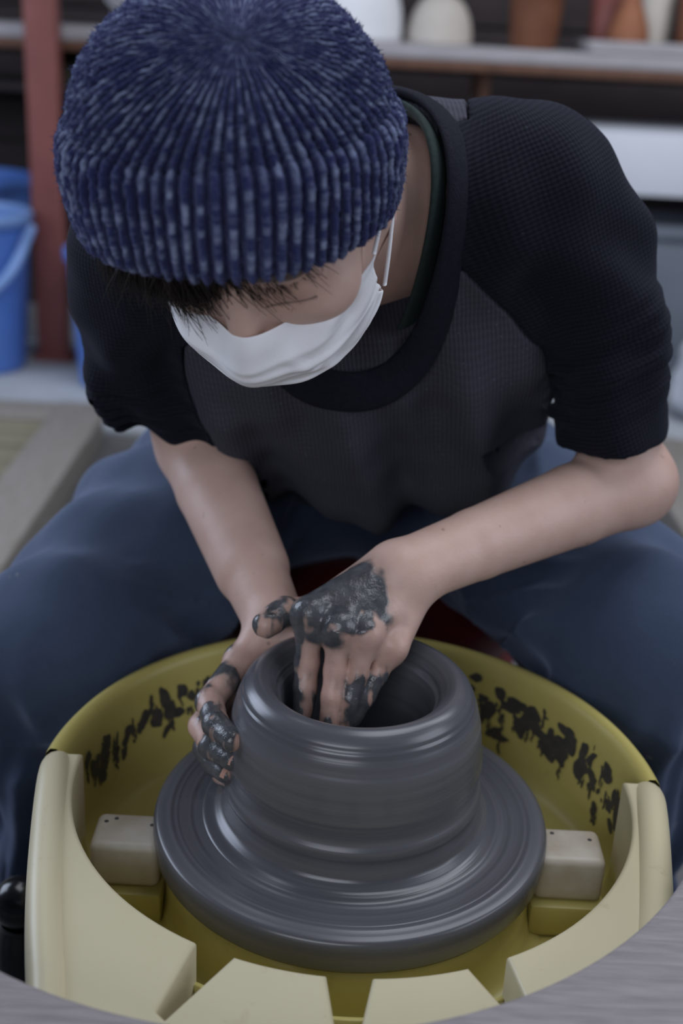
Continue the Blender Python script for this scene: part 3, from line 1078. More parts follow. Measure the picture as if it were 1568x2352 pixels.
build_room()
build_background()
build_wheel()
build_table()


# ------------------------------------------------------------------ the potter
def unit(v):
    v = np.asarray(v, float)
    return v / np.linalg.norm(v)


HC = atD(602.0, 346, .735)                       # middle of the skull
_k = unit(CAM - HC)
_j = unit(CU - _k * (CU @ _k))
_i = np.cross(_j, _k)
_ro, _ti = .395, .9412
_l0 = np.array([math.cos(_ro), math.sin(_ro), 0])
_u0 = np.array([-math.sin(_ro), math.cos(_ro), 0]) * math.cos(_ti) + np.array([0, 0, math.sin(_ti)])
_f0 = np.cross(_l0, _u0)
_ps = .52
_f1 = _f0 * math.cos(_ps) - _l0 * math.sin(_ps)
_l1 = _l0 * math.cos(_ps) + _f0 * math.sin(_ps)
BAS = np.stack([_i, _j, _k])
HL, HF, HU = _l1 @ BAS, _f1 @ BAS, _u0 @ BAS   # head axes: his left, face forward, crown
HAX = np.stack([HL, HF, HU])


def hd(l, f, u):
    return HC + HL * l + HF * f + HU * u


# joints
SH_L, SH_R = atY(1228, 455, .21), atY(345, 575, .20)
ARM_L = [SH_L, atY(1322, 580, .212), atY(1388, 760, .21), atY(1402, 978, .205)]
ARM_R = [SH_R, atY(325, 700, .212), atY(362, 850, .24), atY(437, 990, .264)]
EL_L, EL_R = atY(1448, 1108, .205), atY(452, 1016, .27)
WR_L, WR_R = atY(938, 1312, .062), atY(634, 1436, .085)
HIP_L, HIP_R = np.array([.125, .47, .59]), np.array([-.13, .47, .59])
KN_L, KN_R = atY(1452, 1462, .216), atY(166, 1466, .218)
FT_L, FT_R = np.array([.272, .27, .09]), np.array([-.285, .27, .09])
PEL = np.array([-.005, .52, .60])
NECK = np.array([-.035, .19, .925])
T_UP = unit(NECK - PEL)
T_S = unit(SH_L - SH_R)
T_S = unit(T_S - T_UP * (T_S @ T_UP))
T_N = np.cross(T_UP, T_S)                      # out of the back or the chest
if T_N[1] > 0: T_N = -T_N

# left hand (in the pot): knuckle, middle joint, end joint, tip
LF = dict(index=[(711, 1408, .024), (706, 1520, .020), (701, 1580, .012), (694, 1640, .004)],
          middle=[(778, 1441, .014), (770, 1540, .010), (762, 1600, .002), (752, 1668, -.006)],
          ring=[(842, 1458, .014), (820, 1548, .010), (802, 1608, .004), (786, 1672, -.004)],
          little=[(902, 1486, .024), (866, 1548, .018), (838, 1600, .010), (812, 1650, .004)])
LF = {k: [atY(*p) for p in v] for k, v in LF.items()}
LT = [atY(*p) for p in ((812, 1372, .070), (715, 1408, .068), (652, 1404, .052), (612, 1434, .034))]
# right hand (outside the pot)
RFg = dict(index=[(552, 1520, .058), (482, 1612, .012), (496, 1664, -.016), (533, 1700, -.036)],
           middle=[(540, 1560, .064), (464, 1668, .018), (486, 1714, -.012), (533, 1744, -.030)],
           ring=[(536, 1596, .066), (474, 1718, .020), (492, 1752, -.004), (521, 1776, -.018)],
           little=[(540, 1630, .066), (492, 1752, .026), (510, 1776, .008), (528, 1790, -.004)])
RFg = {k: [atY(*p) for p in v] for k, v in RFg.items()}
RT = [atY(*p) for p in ((615, 1440, .085), (640, 1470, .075), (665, 1478, .066), (690, 1478, .062))]


def finger(p, r):
    return chain(p, [r, r * .94, r * .86, r * .74], .0035)


def build_body():
    parts = []
    # skull and face in head axes
    E_ = lambda c, r: ell(hd(*c), r, HAX)
    head = Uni(.018,
               E_((-.006, .006, .010), (.071, .081, .074)),
               E_((0, .032, -.042), (.061, .066, .082)),
               cone(hd(-.03, .074, .016), hd(.03, .074, .016), .017, .017),
               cone(hd(.056, .002, -.062), hd(.016, .064, -.098), .019, .018),
               cone(hd(-.056, .002, -.062), hd(-.016, .064, -.098), .019, .018),
               E_((0, .066, -.100), (.026, .024, .020)),
               E_((.041, .064, -.036), (.024, .024, .022)), E_((-.041, .064, -.036), (.024, .024, .022)))
    nose = Uni(.006, cone(hd(0, .087, .0), hd(0, .104, -.044), .0075, .0105), E_((.011, .096, -.05), (.0085, .010, .008)), E_((-.011, .096, -.05), (.0085, .010, .008)))
    eyes = Uni(0, E_((.031, .0745, -.012), (.0155, .0135, .0125)), E_((-.031, .0745, -.012), (.0155, .0135, .0125)))
    lips = Uni(.003, cone(hd(-.018, .086, -.078), hd(.018, .086, -.078), .006, .006), cone(hd(-.015, .087, -.087), hd(.015, .087, -.087), .0065, .0065))
    ears = Uni(.004, E_((.069, -.012, -.020), (.006, .016, .026)), E_((-.069, -.012, -.020), (.006, .016, .026)))
    head = Uni(.009, head, nose)
    head = Uni(.0055, head, eyes, lips, ears)
    nb = NECK + T_UP * .0 + np.array([0, .0, .0])
    neck = Uni(.02, cone(hd(0, -.045, -.045), nb - T_UP * .03, .056, .066), cone(hd(.03, .0, -.07), nb + T_S * .02 - T_UP * .02, .02, .024), cone(hd(-.03, .0, -.07), nb - T_S * .02 - T_UP * .02, .02, .024))
    torso = Uni(.05, cone(NECK - T_UP * .08, PEL, .10, .11, T_N, .66), cone(SH_L, SH_R, .048, .048), cone(NECK, SH_L * .7 + NECK * .3, .05, .045), cone(NECK, SH_R * .7 + NECK * .3, .05, .045))
    legs = Uni(.04, chain([PEL, HIP_L, KN_L, FT_L], [.10, .07, .05, .035]), chain([PEL, HIP_R, KN_R, FT_R], [.10, .07, .05, .035]))

    def arm(sh, el, wr, hand_n, r):
        m1 = el + (wr - el) * .28
        m2 = el + (wr - el) * .72
        up_ = chain(sh + [el], [.040, .034, .031, .030, .034])
        # muscle belly below the elbow, flattened towards the wrist
        fo = Uni(.003, cone(el, m1, r[0], r[1]), cone(m1, m2, r[1], r[2]), cone(m2, wr, r[2], r[3], hand_n, .90))
        return Uni(.02, up_, fo)
    # left hand
    nL = unit(np.cross(LF['little'][0] - LF['index'][0], WR_L - LF['middle'][0]))
    if nL @ (CAM - WR_L) < 0: nL = -nL
    armL = arm(ARM_L, EL_L, WR_L, nL, (.0365, .0345, .0285, .0258))
    acr = unit(LF['little'][0] - LF['index'][0])
    palmL = Uni(.010, *[cone(WR_L + acr * o * .9 - nL * .004, LF[f][0] - nL * .004, .0165, r) for f, o, r in (('index', -.012, .0118), ('middle', -.004, .0122), ('ring', .005, .0116), ('little', .012, .0108))],
                *[cone(WR_L * .55 + LF[f][0] * .45 - nL * .008, LF[f][0] - nL * .008, .013, .010) for f in LF],
                cone(WR_L - acr * .014 - nL * .010, LT[1], .018, .0125))
    knL = Uni(0, *[ell(LF[f][0] + nL * .0035, (.0095, .0095, .0095)) for f in LF])
    webL = Uni(0, *[cone(LF[a][0] * .8 + LF[a][1] * .2 - nL * .006, LF[b][0] * .8 + LF[b][1] * .2 - nL * .006, .0065, .0065) for a, b in (('index', 'middle'), ('middle', 'ring'), ('ring', 'little'))])
    fingL = Uni(.0012, *[finger(LF[f], r) for f, r in (('index', .0098), ('middle', .0092), ('ring', .0086), ('little', .0080))])
    thL = chain(LT, [.0155, .0122, .0112, .0104], .004)
    handL = Uni(.006, Uni(.008, palmL, knL, webL), fingL, thL)
    # right hand
    nR = unit(np.cross(RFg['little'][0] - RFg['index'][0], RFg['index'][1] - RFg['index'][0]))
    if nR[0] > 0: nR = -nR
    armR = arm(ARM_R, EL_R, WR_R, nR, (.0365, .0360, .0315, .0262))
    acr = unit(RFg['little'][0] - RFg['index'][0])
    palmR = Uni(.010, *[cone(WR_R + acr * o, RFg[f][0], .0165, r) for f, o, r in (('index', -.010, .0115), ('middle', -.003, .0115), ('ring', .004, .011), ('little', .010, .0105))],
                cone(WR_R, RT[1], .016, .012))
    knR = Uni(0, *[ell(RFg[f][0] + nR * .003, (.009, .009, .009)) for f in RFg])
    fingR = Uni(.0012, *[finger(RFg[f], r) for f, r in (('index', .0110), ('middle', .0108), ('ring', .0102), ('little', .0090))])
    thR = chain(RT, [.013, .0115, .0105, .0095], .004)
    handR = Uni(.006, Uni(.008, palmR, knR), fingR, thR)
    tree = Uni(.012, head, Uni(.02, neck, torso, legs), Uni(.010, armL, handL), Uni(.010, armR, handR))

    hL_pts = np.array([p for v in LF.values() for p in v])
    hR_pts = np.array([p for v in RFg.values() for p in v])

    def clay_field(P_):
        """0..1 clay smear density around the two hands, and blots of thick clay"""
        out = np.zeros(len(P_))
        near = (np.abs(P_[:, 0]) < .16) & (np.abs(P_[:, 1]) < .13) & (P_[:, 2] < .70)
        Q = P_[near]
        if len(Q):
            n1 = fbm(Q, 36, 5, 4)
            n2 = fbm(Q, 110, 9, 2)
            n3 = fbm(Q * np.array([1.0, 1.0, .3]), 95, 21, 3)
            # back of the left hand round the first two knuckles, and the finger flanks
            k1 = LF['index'][0] * .42 + LF['middle'][0] * .38 + WR_L * .2 + nL * .01
            dk = np.linalg.norm(Q - k1, axis=1)
            a1 = np.clip(1.62 - dk / .036, 0, 1.0)
            # index finger side and the lower finger segments
            low = np.clip((LF['middle'][1][2] + .016 - Q[:, 2]) / .03, 0, 1) * (np.hypot(Q[:, 0], Q[:, 1]) < .068)
            ix = LF['index']
            t = np.clip(((Q - ix[0]) @ (ix[2] - ix[0])) / ((ix[2] - ix[0]) @ (ix[2] - ix[0])), 0, 1)
            ax_ = ix[0] + t[:, None] * (ix[2] - ix[0])
            side = np.clip(((ax_ - Q) @ unit(LF['little'][0] - ix[0])) / .006, 0, 1) * (np.linalg.norm(Q - ax_, axis=1) < .02)
            # thumb of the left hand
            tt = np.min([np.linalg.norm(Q - q, axis=1) for q in (LT[1], LT[2], LT[2] * .5 + LT[3] * .5, LT[3])], axis=0)
            th_ = np.clip(1.5 - tt / .02, 0, 1) * (Q[:, 0] < LF['index'][0][0] + .0)
            # right hand: index ridge and finger ends
            dr = np.min([np.linalg.norm(Q - (p + nR * .006), axis=1) for p in (RFg['index'][0], RFg['index'][0] * .5 + RFg['index'][1] * .5, *RFg['index'][1:], *RFg['middle'][1:], *RFg['ring'][1:], *RFg['little'][1:])], axis=0)
            ar = np.clip(1.32 - dr / .021, 0, 1) * (Q[:, 0] < -.055)
            w = np.maximum.reduce([a1, np.clip(low * 1.5, 0, 1) * np.clip(n3 * 2.6 - .62, 0, 1.15), side * 1.1, th_ * np.clip(n3 * 2.4 - .45, .25, 1), ar * np.clip(n3 * 2.2 - .2, .3, 1.1)])
            out[near] = np.clip(w * (n1 * 1.3 + n2 * .45 - .30) * 1.22, 0, 1)
        return out

    def post(P_, d):
        near = np.abs(d) < .01
        if near.any():
            Q = P_[near]
            c = clay_field(Q)
            cc = np.clip((c - .42) / .12, 0, 1)
            e = .00055 * cc * (.5 + fbm(Q, 170, 3, 2))
            # light tendon ridges on the back of the left hand, skin creases at the joints
            d = d.copy()
            d[near] -= e
        return d
    me, V = surface_nets('person', tree, (-.46, -.20, .03), (.46, .68, 1.13), .0017, post)
    # attributes
    attr(me, 'clay', clay_field(V))
    q = (V - HC) @ HAX.T
    fl = np.clip(1 - np.linalg.norm((q - np.array([0, .11, -.045])) / (.02, .03, .02), axis=1), 0, 1)
    for sx in (-1, 1):
        fl = np.maximum(fl, .6 * np.clip(1 - np.linalg.norm((q - np.array([sx * .031, .08, -.012])) / (.03, .03, .02), axis=1), 0, 1))
    for p in list(hL_pts) + list(hR_pts) + LT:
        fl = np.maximum(fl, .7 * np.clip(1 - np.linalg.norm(V - p, axis=1) / .022, 0, 1))
    attr(me, 'flush', fl)
    br = np.zeros(len(V))
    for sx in (-1, 1):
        ql = q[:, 0] * sx
        arc_ = .016 - .35 * np.clip(ql - .034, 0, 1)
        w = np.clip((ql - .011) / .006, 0, 1) * np.clip((.054 - ql) / .012, 0, 1) * np.clip(1 - np.abs(q[:, 2] - arc_) / .0068, 0, 1) * (q[:, 1] > .04)
        br = np.maximum(br, np.clip(w * 1.6, 0, .9))
        lid = np.clip(1 - np.abs(q[:, 2] + .0185 + .06 * np.abs(ql - .031)) / .0016, 0, 1) * (np.abs(ql - .031) < .0145) * (q[:, 1] > .05)
        br = np.maximum(br, .8 * lid)
    attr(me, 'brow', br)
    o = link('person', me, M['skin'])
    tag(o, 'person in navy beanie and white mask bending over the pottery wheel, hands on clay', 'person')
    # fingernails that show on the right hand
    for nm in ('middle', 'ring'):
        p = RFg[nm]
        ax_ = unit(p[3] - p[2])
        nrm = unit((CAM - p[3]) - ax_ * ((CAM - p[3]) @ ax_))
        nrm = unit(nrm + np.array([-.3, 0, .1]))
        nrm = unit(nrm - ax_ * (nrm @ ax_))
        sd = np.cross(ax_, nrm)
        u = np.linspace(-1, 1, 7); v = np.linspace(-1, 1, 7)
        VV = []
        for a in u:
            for b in v:
                w_ = 1 - .25 * max(0, -b) ** 3 - .12 * max(0, b) ** 3
                VV.append(p[3] + ax_ * (b * .0055 + .0005) + sd * a * .0048 * w_ + nrm * (.0079 - .0016 * a * a - .0012 * max(0, b) ** 2))
        nl = link('fingernail', mesh_np('fingernail', VV, grid_faces(7, 7)), M['nail'], o)
    # lashes of the eye that shows
    lv, lf_ = [], []
    r_ = np.random.default_rng(2)
    for sx in (-1, 1):
        for k in range(26):
            t = k / 25
            l_ = sx * (.018 + .027 * t)
            a = hd(l_, .0865 - .011 * abs(t - .45) * 1.6, -.0195)
            b = a + HF * .006 + HL * sx * (.004 * (t - .3)) - HU * (.0055 + .001 * r_.normal())
            c = .5 * (a + b) - HU * .0016
            s_ = HL * .00035
            i0 = len(lv)
            lv += [a - s_, a + s_, c - s_ * .7, c + s_ * .7, b]
            lf_ += [(i0, i0 + 1, i0 + 3), (i0, i0 + 3, i0 + 2), (i0 + 2, i0 + 3, i0 + 4)]
    el = link('eyelashes', mesh_np('eyelashes', lv, lf_), M['hair'], o)
    el['kind'] = 'stuff'
    return o


def seg_coord(P_, a, b):
    ab = b - a
    return (P_ - a) @ ab / np.linalg.norm(ab)


def around(P_, a, b, ref):
    t = unit(b - a)
    e1 = unit(ref - t * (ref @ t))
    e2 = np.cross(t, e1)
    q = P_ - a
    return np.arctan2(q @ e2, q @ e1)


def build_sweater(person):
    CUFF_L, CUFF_R = ARM_L[3], ARM_R[3]
    tors = Uni(.06,
               cone(NECK - T_UP * .10, PEL + T_UP * .05, .150, .150, T_N, .66),
               cone(SH_L * .96 + NECK * .04, SH_R * .96 + NECK * .04, .060, .060),
               cone(NECK - T_UP * .03 + T_N * -.03, SH_L * .72 + NECK * .28, .058, .062),
               cone(NECK - T_UP * .03 + T_N * -.03, SH_R * .72 + NECK * .28, .058, .062),
               # cloth hanging off the chest
               cone(NECK - T_UP * .13 + T_N * .055 + T_S * .05, atY(985, 1040, .30), .075, .062),
               cone(NECK - T_UP * .13 + T_N * .055 - T_S * .05, atY(760, 1035, .30), .075, .062),
               cone(atY(1145, 800, .24), atY(1130, 985, .32), .05, .052))
    slL = chain(ARM_L, [.062, .052, .050, .0525], .03)
    slR = chain(ARM_R, [.056, .046, .0425, .0415], .03)
    core = Uni(.05, cone(NECK - T_UP * .10, PEL + T_UP * .05, .150, .150, T_N, .66), *tors.ch[4:])
    tree = Uni(.035, tors, Uni(.01, slL), Uni(.01, slR))
    tree_full = tree
    # raglan seams as planes: collar point -> arm pit -> along the chest normal
    def seam(a, b, side):
        d = unit(b - a)
        nrm = unit(np.cross(d, T_N))
        if nrm @ (T_S * side) < 0: nrm = -nrm
        return a, nrm
    aL, nLs = seam(atY(1016, 556, .135), atY(1252, 772, .20), 1)
    back = unit(T_UP * .2 + np.array([0, .3, 1.0]))
    aR, nRs = aL - T_S * 2 * ((aL - NECK) @ T_S), None
    nRs = nLs - T_S * 2 * (nLs @ T_S)
    # back seam
    bL, nBL = seam(NECK + T_S * .15 - T_N * .075 + T_UP * .03, NECK + T_S * .21 - T_N * .06 - T_UP * .16, 1)
    bR = bL - T_S * 2 * ((bL - NECK) @ T_S)
    nBR = nBL - T_S * 2 * (nBL @ T_S)
    # collar opening axis
    cutc = COLL_C
    cutn = COLL_N

    def folds(P_, d, nohole=False):
        d = d.copy()
        near = np.abs(d) < .03
        Q = P_[near]
        if len(Q) == 0: return d
        e = np.zeros(len(Q))
        s_ = (Q - NECK) @ T_S
        t_ = (NECK - Q) @ T_UP
        n_ = (Q - NECK) @ T_N
        # long soft folds falling from the collar over the chest
        front = np.clip((n_ + .0) / .04, 0, 1) * np.clip((t_ - .02) / .1, 0, 1)
        e += front * (.0100 * np.sin(s_ * 58 + 1.5 * np.sin(t_ * 9) + .6) + .004 * np.sin(s_ * 118 + 2.2 * np.sin(t_ * 13 + 1) + 2))
        # shoulder folds running from collar to arm
        for sh, cu, sg, amp in ((SH_L, CUFF_L, 1, 1.0), (SH_R, CUFF_R, -1, .7)):
            L_ = np.linalg.norm(cu - sh)
            v = seg_coord(Q, sh, cu)
            th = around(Q, sh, cu, T_N)
            w = np.clip((v + .02) / .06, 0, 1) * (s_ * sg > .07) * np.clip((core.ev(Q, None) - (slL if sg > 0 else slR).ev(Q, None)) / .03, 0, 1)
            # bunched rings toward the cuff
            lo = np.clip((v / L_ - .38) / .3, 0, 1) * np.clip((L_ - .004 - v) / .025, .12, 1)
            e += w * amp * lo * (.0034 * np.sin(v * 235 + 3.6 * np.sin(th * 1.0 + .5) + 1.6 * np.sin(2 * th + v * 30) + 2.5 * wob(Q, 20, 31)) * (.55 + .6 * np.sin(th * 2 + v * 60)) + .0020 * np.sin(v * 410 - 4 * np.sin(th + 1.0)))
            # diagonal pulls around the arm pit
            up_ = np.clip(1 - np.abs(v / L_ - .3) / .4, 0, 1)
            e += w * amp * up_ * .0058 * np.sin(th * 4.5 * sg + v * 46 + 1.0)
            sh_w = np.clip(1 - np.linalg.norm(Q - (sh * .65 + NECK * .35), axis=1) / .13, 0, 1)
            e += sh_w * .0035 * np.sin(((Q - sh) @ unit(np.cross(sh - NECK, T_N))) * 10 + seg_coord(Q, NECK, sh) * 120)
        e += .0022 * wob(Q, 34, 8)
        d[near] -= e
        # cuffs end open: cut just past the cuff point
        for sh, cu, sg in ((SH_L, CUFF_L, 1), (SH_R, CUFF_R, -1)):
            ax_ = unit(cu - (ARM_L if sg > 0 else ARM_R)[2])
            pl = (P_ - (cu + ax_ * .012)) @ ax_
            on = (np.linalg.norm(P_ - cu, axis=1) < .11) & ((P_ - NECK) @ T_S * sg > .10)
            d = np.where(on, np.maximum(d, pl), d)
        # hem
        hem = (P_ - (PEL + T_UP * .035)) @ -T_UP
        d = np.maximum(d, hem)
        if nohole: return d
        # neck opening
        q = P_ - cutc
        hgt = q @ cutn
        la, fo = q @ COLL_A / (COLL_RA - .004), q @ COLL_B / (COLL_RB - .004)
        hole = (np.sqrt(la * la + fo * fo) - 1) * COLL_RA
        hole = np.maximum(hole, -(hgt + .05))
        d = np.maximum(d, -hole)
        return d

    def region(P_, which):
        sgs = []
        dt = core.ev(P_, None)
        for a, n1, b, n2 in ((aL, nLs, bL, nBL), (aR, nRs, bR, nBR)):
            f = (P_ - a) @ n1
            bk = (P_ - b) @ n2
            wn = np.clip(.5 + ((P_ - NECK) @ T_N + .02) / .05, 0, 1)
            sl_ = slL if a is aL else slR
            arm_ = (dt - sl_.ev(P_, None)) * .7 - .006
            sgs.append(np.maximum(wn * f + (1 - wn) * bk, arm_))
        return sgs

    sw = None
    lo, hi = np.array([-.36, .0, .50]), np.array([.36, .66, 1.08])
    specs = (('sweater', 'panel', 'knit_panel'), ('sleeve', 'L', 'knit_sleeve'), ('sleeve', 'R', 'knit_sleeve'))
    sw_e = None
    for nm, which, mat in specs:
        def post(P_, d, which=which):
            d = folds(P_, d)
            f1, f2 = region(P_, which)
            if which == 'panel':
                d = np.maximum(d, np.maximum(f1 + .0006, f2 + .0006))
            elif which == 'L':
                d = np.maximum(d, -f1 + .0006)
            else:
                d = np.maximum(d, -f2 + .0006)
            return d
        l2, h2 = lo.copy(), hi.copy()
        if which == 'L': l2[0] = -.02
        if which == 'R': h2[0] = -.02
        me, V = surface_nets(nm, tree, l2, h2, .0026, post)
        if which == 'panel':
            u = (V - NECK) @ T_S
            v = (V - NECK) @ T_UP
            kn = np.stack([u, v, np.zeros(len(V))], 1)
        else:
            sh, cu = (SH_L, CUFF_L) if which == 'L' else (SH_R, CUFF_R)
            kn = np.stack([around(V, sh, cu, T_N) * .058, seg_coord(V, sh, cu), np.zeros(len(V))], 1)
            kn[:, 0] += 0
        attr(me, 'kn', kn)
        o = link(nm, me, M[mat], person if sw_e is None else sw_e)
        if sw_e is None:
            sw_e = o
            o['label'] = 'dark grey waffle-knit raglan sweater with black sleeves'
        else:
            o['label'] = 'black waffle-knit sleeve pushed up to the elbow'
    # paler knit shows on the back panel where the light falls: same cloth, so same material
    # collar band and tee neck
    t = np.linspace(0, 2 * np.pi, 96, endpoint=False)
    for nm, ra, rb, rad, fl, dz, mat, lab in (('collar', COLL_RA + .006, COLL_RB + .006, .0175, .26, .000, 'collar', 'black ribbed round collar'),
                                             ('undershirt_neckband', COLL_RA - .011, COLL_RB - .011, .0125, .28, .005, 'tee', 'dark green undershirt neckband')):
        pts = COLL_C + np.cos(t)[:, None] * COLL_A * ra + np.sin(t)[:, None] * COLL_B * rb + COLL_N * dz
        hs = np.linspace(.13, -.12, 126)
        ring = COLL_C + np.cos(t)[:, None] * COLL_A * (COLL_RA + .004) + np.sin(t)[:, None] * COLL_B * (COLL_RB + .004)
        grid_ = (ring[:, None] + COLL_N * hs[None, :, None]).reshape(-1, 3)
        dd = folds(grid_, tree.ev(grid_, None), True).reshape(len(t), len(hs))
        first = np.where((dd < 0).any(1), np.argmax(dd < 0, axis=1), len(hs) // 2)
        sft = hs[first]
        for _ in range(14): sft = .25 * np.roll(sft, 1) + .5 * sft + .25 * np.roll(sft, -1)
        pts = pts + COLL_N * (sft + .002)[:, None]
        rad_dir = np.cos(t)[:, None] * COLL_A + np.sin(t)[:, None] * COLL_B
        o = link(nm, tube_mesh(nm, pts, rad, 16, fl, up=rad_dir * .75 + COLL_N * .66 if nm == 'collar' else rad_dir * .9 + COLL_N * .45, closed=True), M[mat], sw_e)
        o['label'] = lab
    return sw_e


COLL_C = np.array([-.034, .165, .925])
COLL_A = unit(T_S)
COLL_B = unit(np.array([0, .15, .17]) - COLL_A * (np.array([0, .15, .17]) @ COLL_A))
COLL_N = np.cross(COLL_A, COLL_B)
if COLL_N[1] > 0: COLL_N = -COLL_N
COLL_RA, COLL_RB = .086, .108


def build_trousers(person):
    tree = Uni(.05,
               ell(PEL + (0, .0, -.005), (.205, .13, .105)),
               Uni(.03, chain([HIP_L, HIP_L * .45 + KN_L * .55, KN_L], [.105, .098, .084], .02), cone(KN_L, FT_L, .084, .066)),
               Uni(.03, chain([HIP_R, HIP_R * .45 + KN_R * .55, KN_R], [.105, .098, .084], .02), cone(KN_R, FT_R, .084, .066)))

    def post(P_, d):
        d = d.copy()
        near = np.abs(d) < .03
        Q = P_[near]
        if len(Q):
            e = .003 * wob(Q, 24, 4)
            for hp, kn, ft, sg in ((HIP_L, KN_L, FT_L, 1), (HIP_R, KN_R, FT_R, -1)):
                own = (Q[:, 0] * sg > -.0)
                v = seg_coord(Q, hp, kn)
                Lh = np.linalg.norm(kn - hp)
                th = around(Q, hp, kn, np.array([0, 0, 1.0]))
                w = own * np.clip(v / .08, 0, 1) * np.clip((Lh + .05 - v) / .06, 0, 1)
                inner = np.clip(.5 - .5 * np.cos(th - sg * 1.9), 0, 1)
                e += w * (.0075 * np.sin(v * 62 + 2.6 * np.sin(th * 1.0) * sg + 1.2) * (.25 + .75 * inner) + .0028 * np.sin(th * 5 + v * 26))
                vs = seg_coord(Q, kn, ft)
                ths = around(Q, kn, ft, np.array([0, -1.0, 0]))
                w2 = own * np.clip((vs + .01) / .05, 0, 1) * np.clip(1.2 - v / (Lh * 1.4), 0, 1)
                e += own * np.clip(vs / .06, 0, 1) * (.0060 * np.sin(ths * 7 + vs * 14 + 1 + 1.2 * np.sin(vs * 20)) + .0040 * np.sin(ths * 12 - vs * 22) + .0030 * np.sin(vs * 48 + 2.0 * np.sin(ths)))
            # sharp creases behind the knee and in the groin
            for hp, kn, sg in ((HIP_L, KN_L, 1), (HIP_R, KN_R, -1)):
                own = (Q[:, 0] * sg > 0)
                for (c_, dr, rad_, per, am) in ((kn * .80 + hp * .20 + np.array([-sg * .07, -.01, -.02]), unit((sg * .35, .75, .55)), .11, .030, .0085),
                                                (hp * .8 + kn * .2 + np.array([-sg * .02, -.05, .04]), unit((sg * .5, -.4, .75)), .12, .036, .0065),
                                                (kn + np.array([-sg * .04, -.03, -.10]), unit((sg * .3, .2, .9)), .11, .042, .0070)):
                    w_ = np.clip(1 - np.linalg.norm(Q - c_, axis=1) / rad_, 0, 1) ** .8 * own
                    ph = (Q - c_) @ dr / per + .35 * wob(Q, 18, 12)
                    e += w_ * am * (1 - 2 * np.abs(np.sin(math.pi * ph)) ** .7)
            # crotch pulls
            cp = np.clip(1 - np.linalg.norm(Q - np.array([0, .36, .62]), axis=1) / .14, 0, 1)
            e += cp * .005 * np.sin(Q[:, 0] * 95 + Q[:, 2] * 60)
            d[near] -= e
        d = np.maximum(d, .055 - P_[:, 2])
        return d
    me, V = surface_nets('trousers', tree, (-.50, -.02, .04), (.50, .70, .76), .0042, post)
    o = link('trousers', me, M['trouser'], person)
    o['label'] = 'faded blue canvas trousers'
    for sg, ft in ((1, FT_L), (-1, FT_R)):
        b = np.array([ft[0], ft[1], 0])
        tr = Uni(.02, cone(b + (0, .05, .05), b + (sg * .015, -.10, .04), .045, .036), cone(b + (0, .05, .06), b + (0, .03, .10), .042, .042))
        me, V = surface_nets('shoe', tr, b + (-.12, -.2, -.01), b + (.12, .15, .17), .004, post=lambda P_, d: np.maximum(d, .012 - P_[:, 2]))
        s = link('shoe', me, M['grey_cloth'], person)
        s['label'] = 'dark canvas shoe'
        bm = bmesh.new()
        box_bm(bm, b + (sg * .007, -.025, .011), (.082, .245, .022), bev=.010, seg=3)
        link('sole', bm_mesh(bm, 'sole', 40), M['dark_metal'], s)


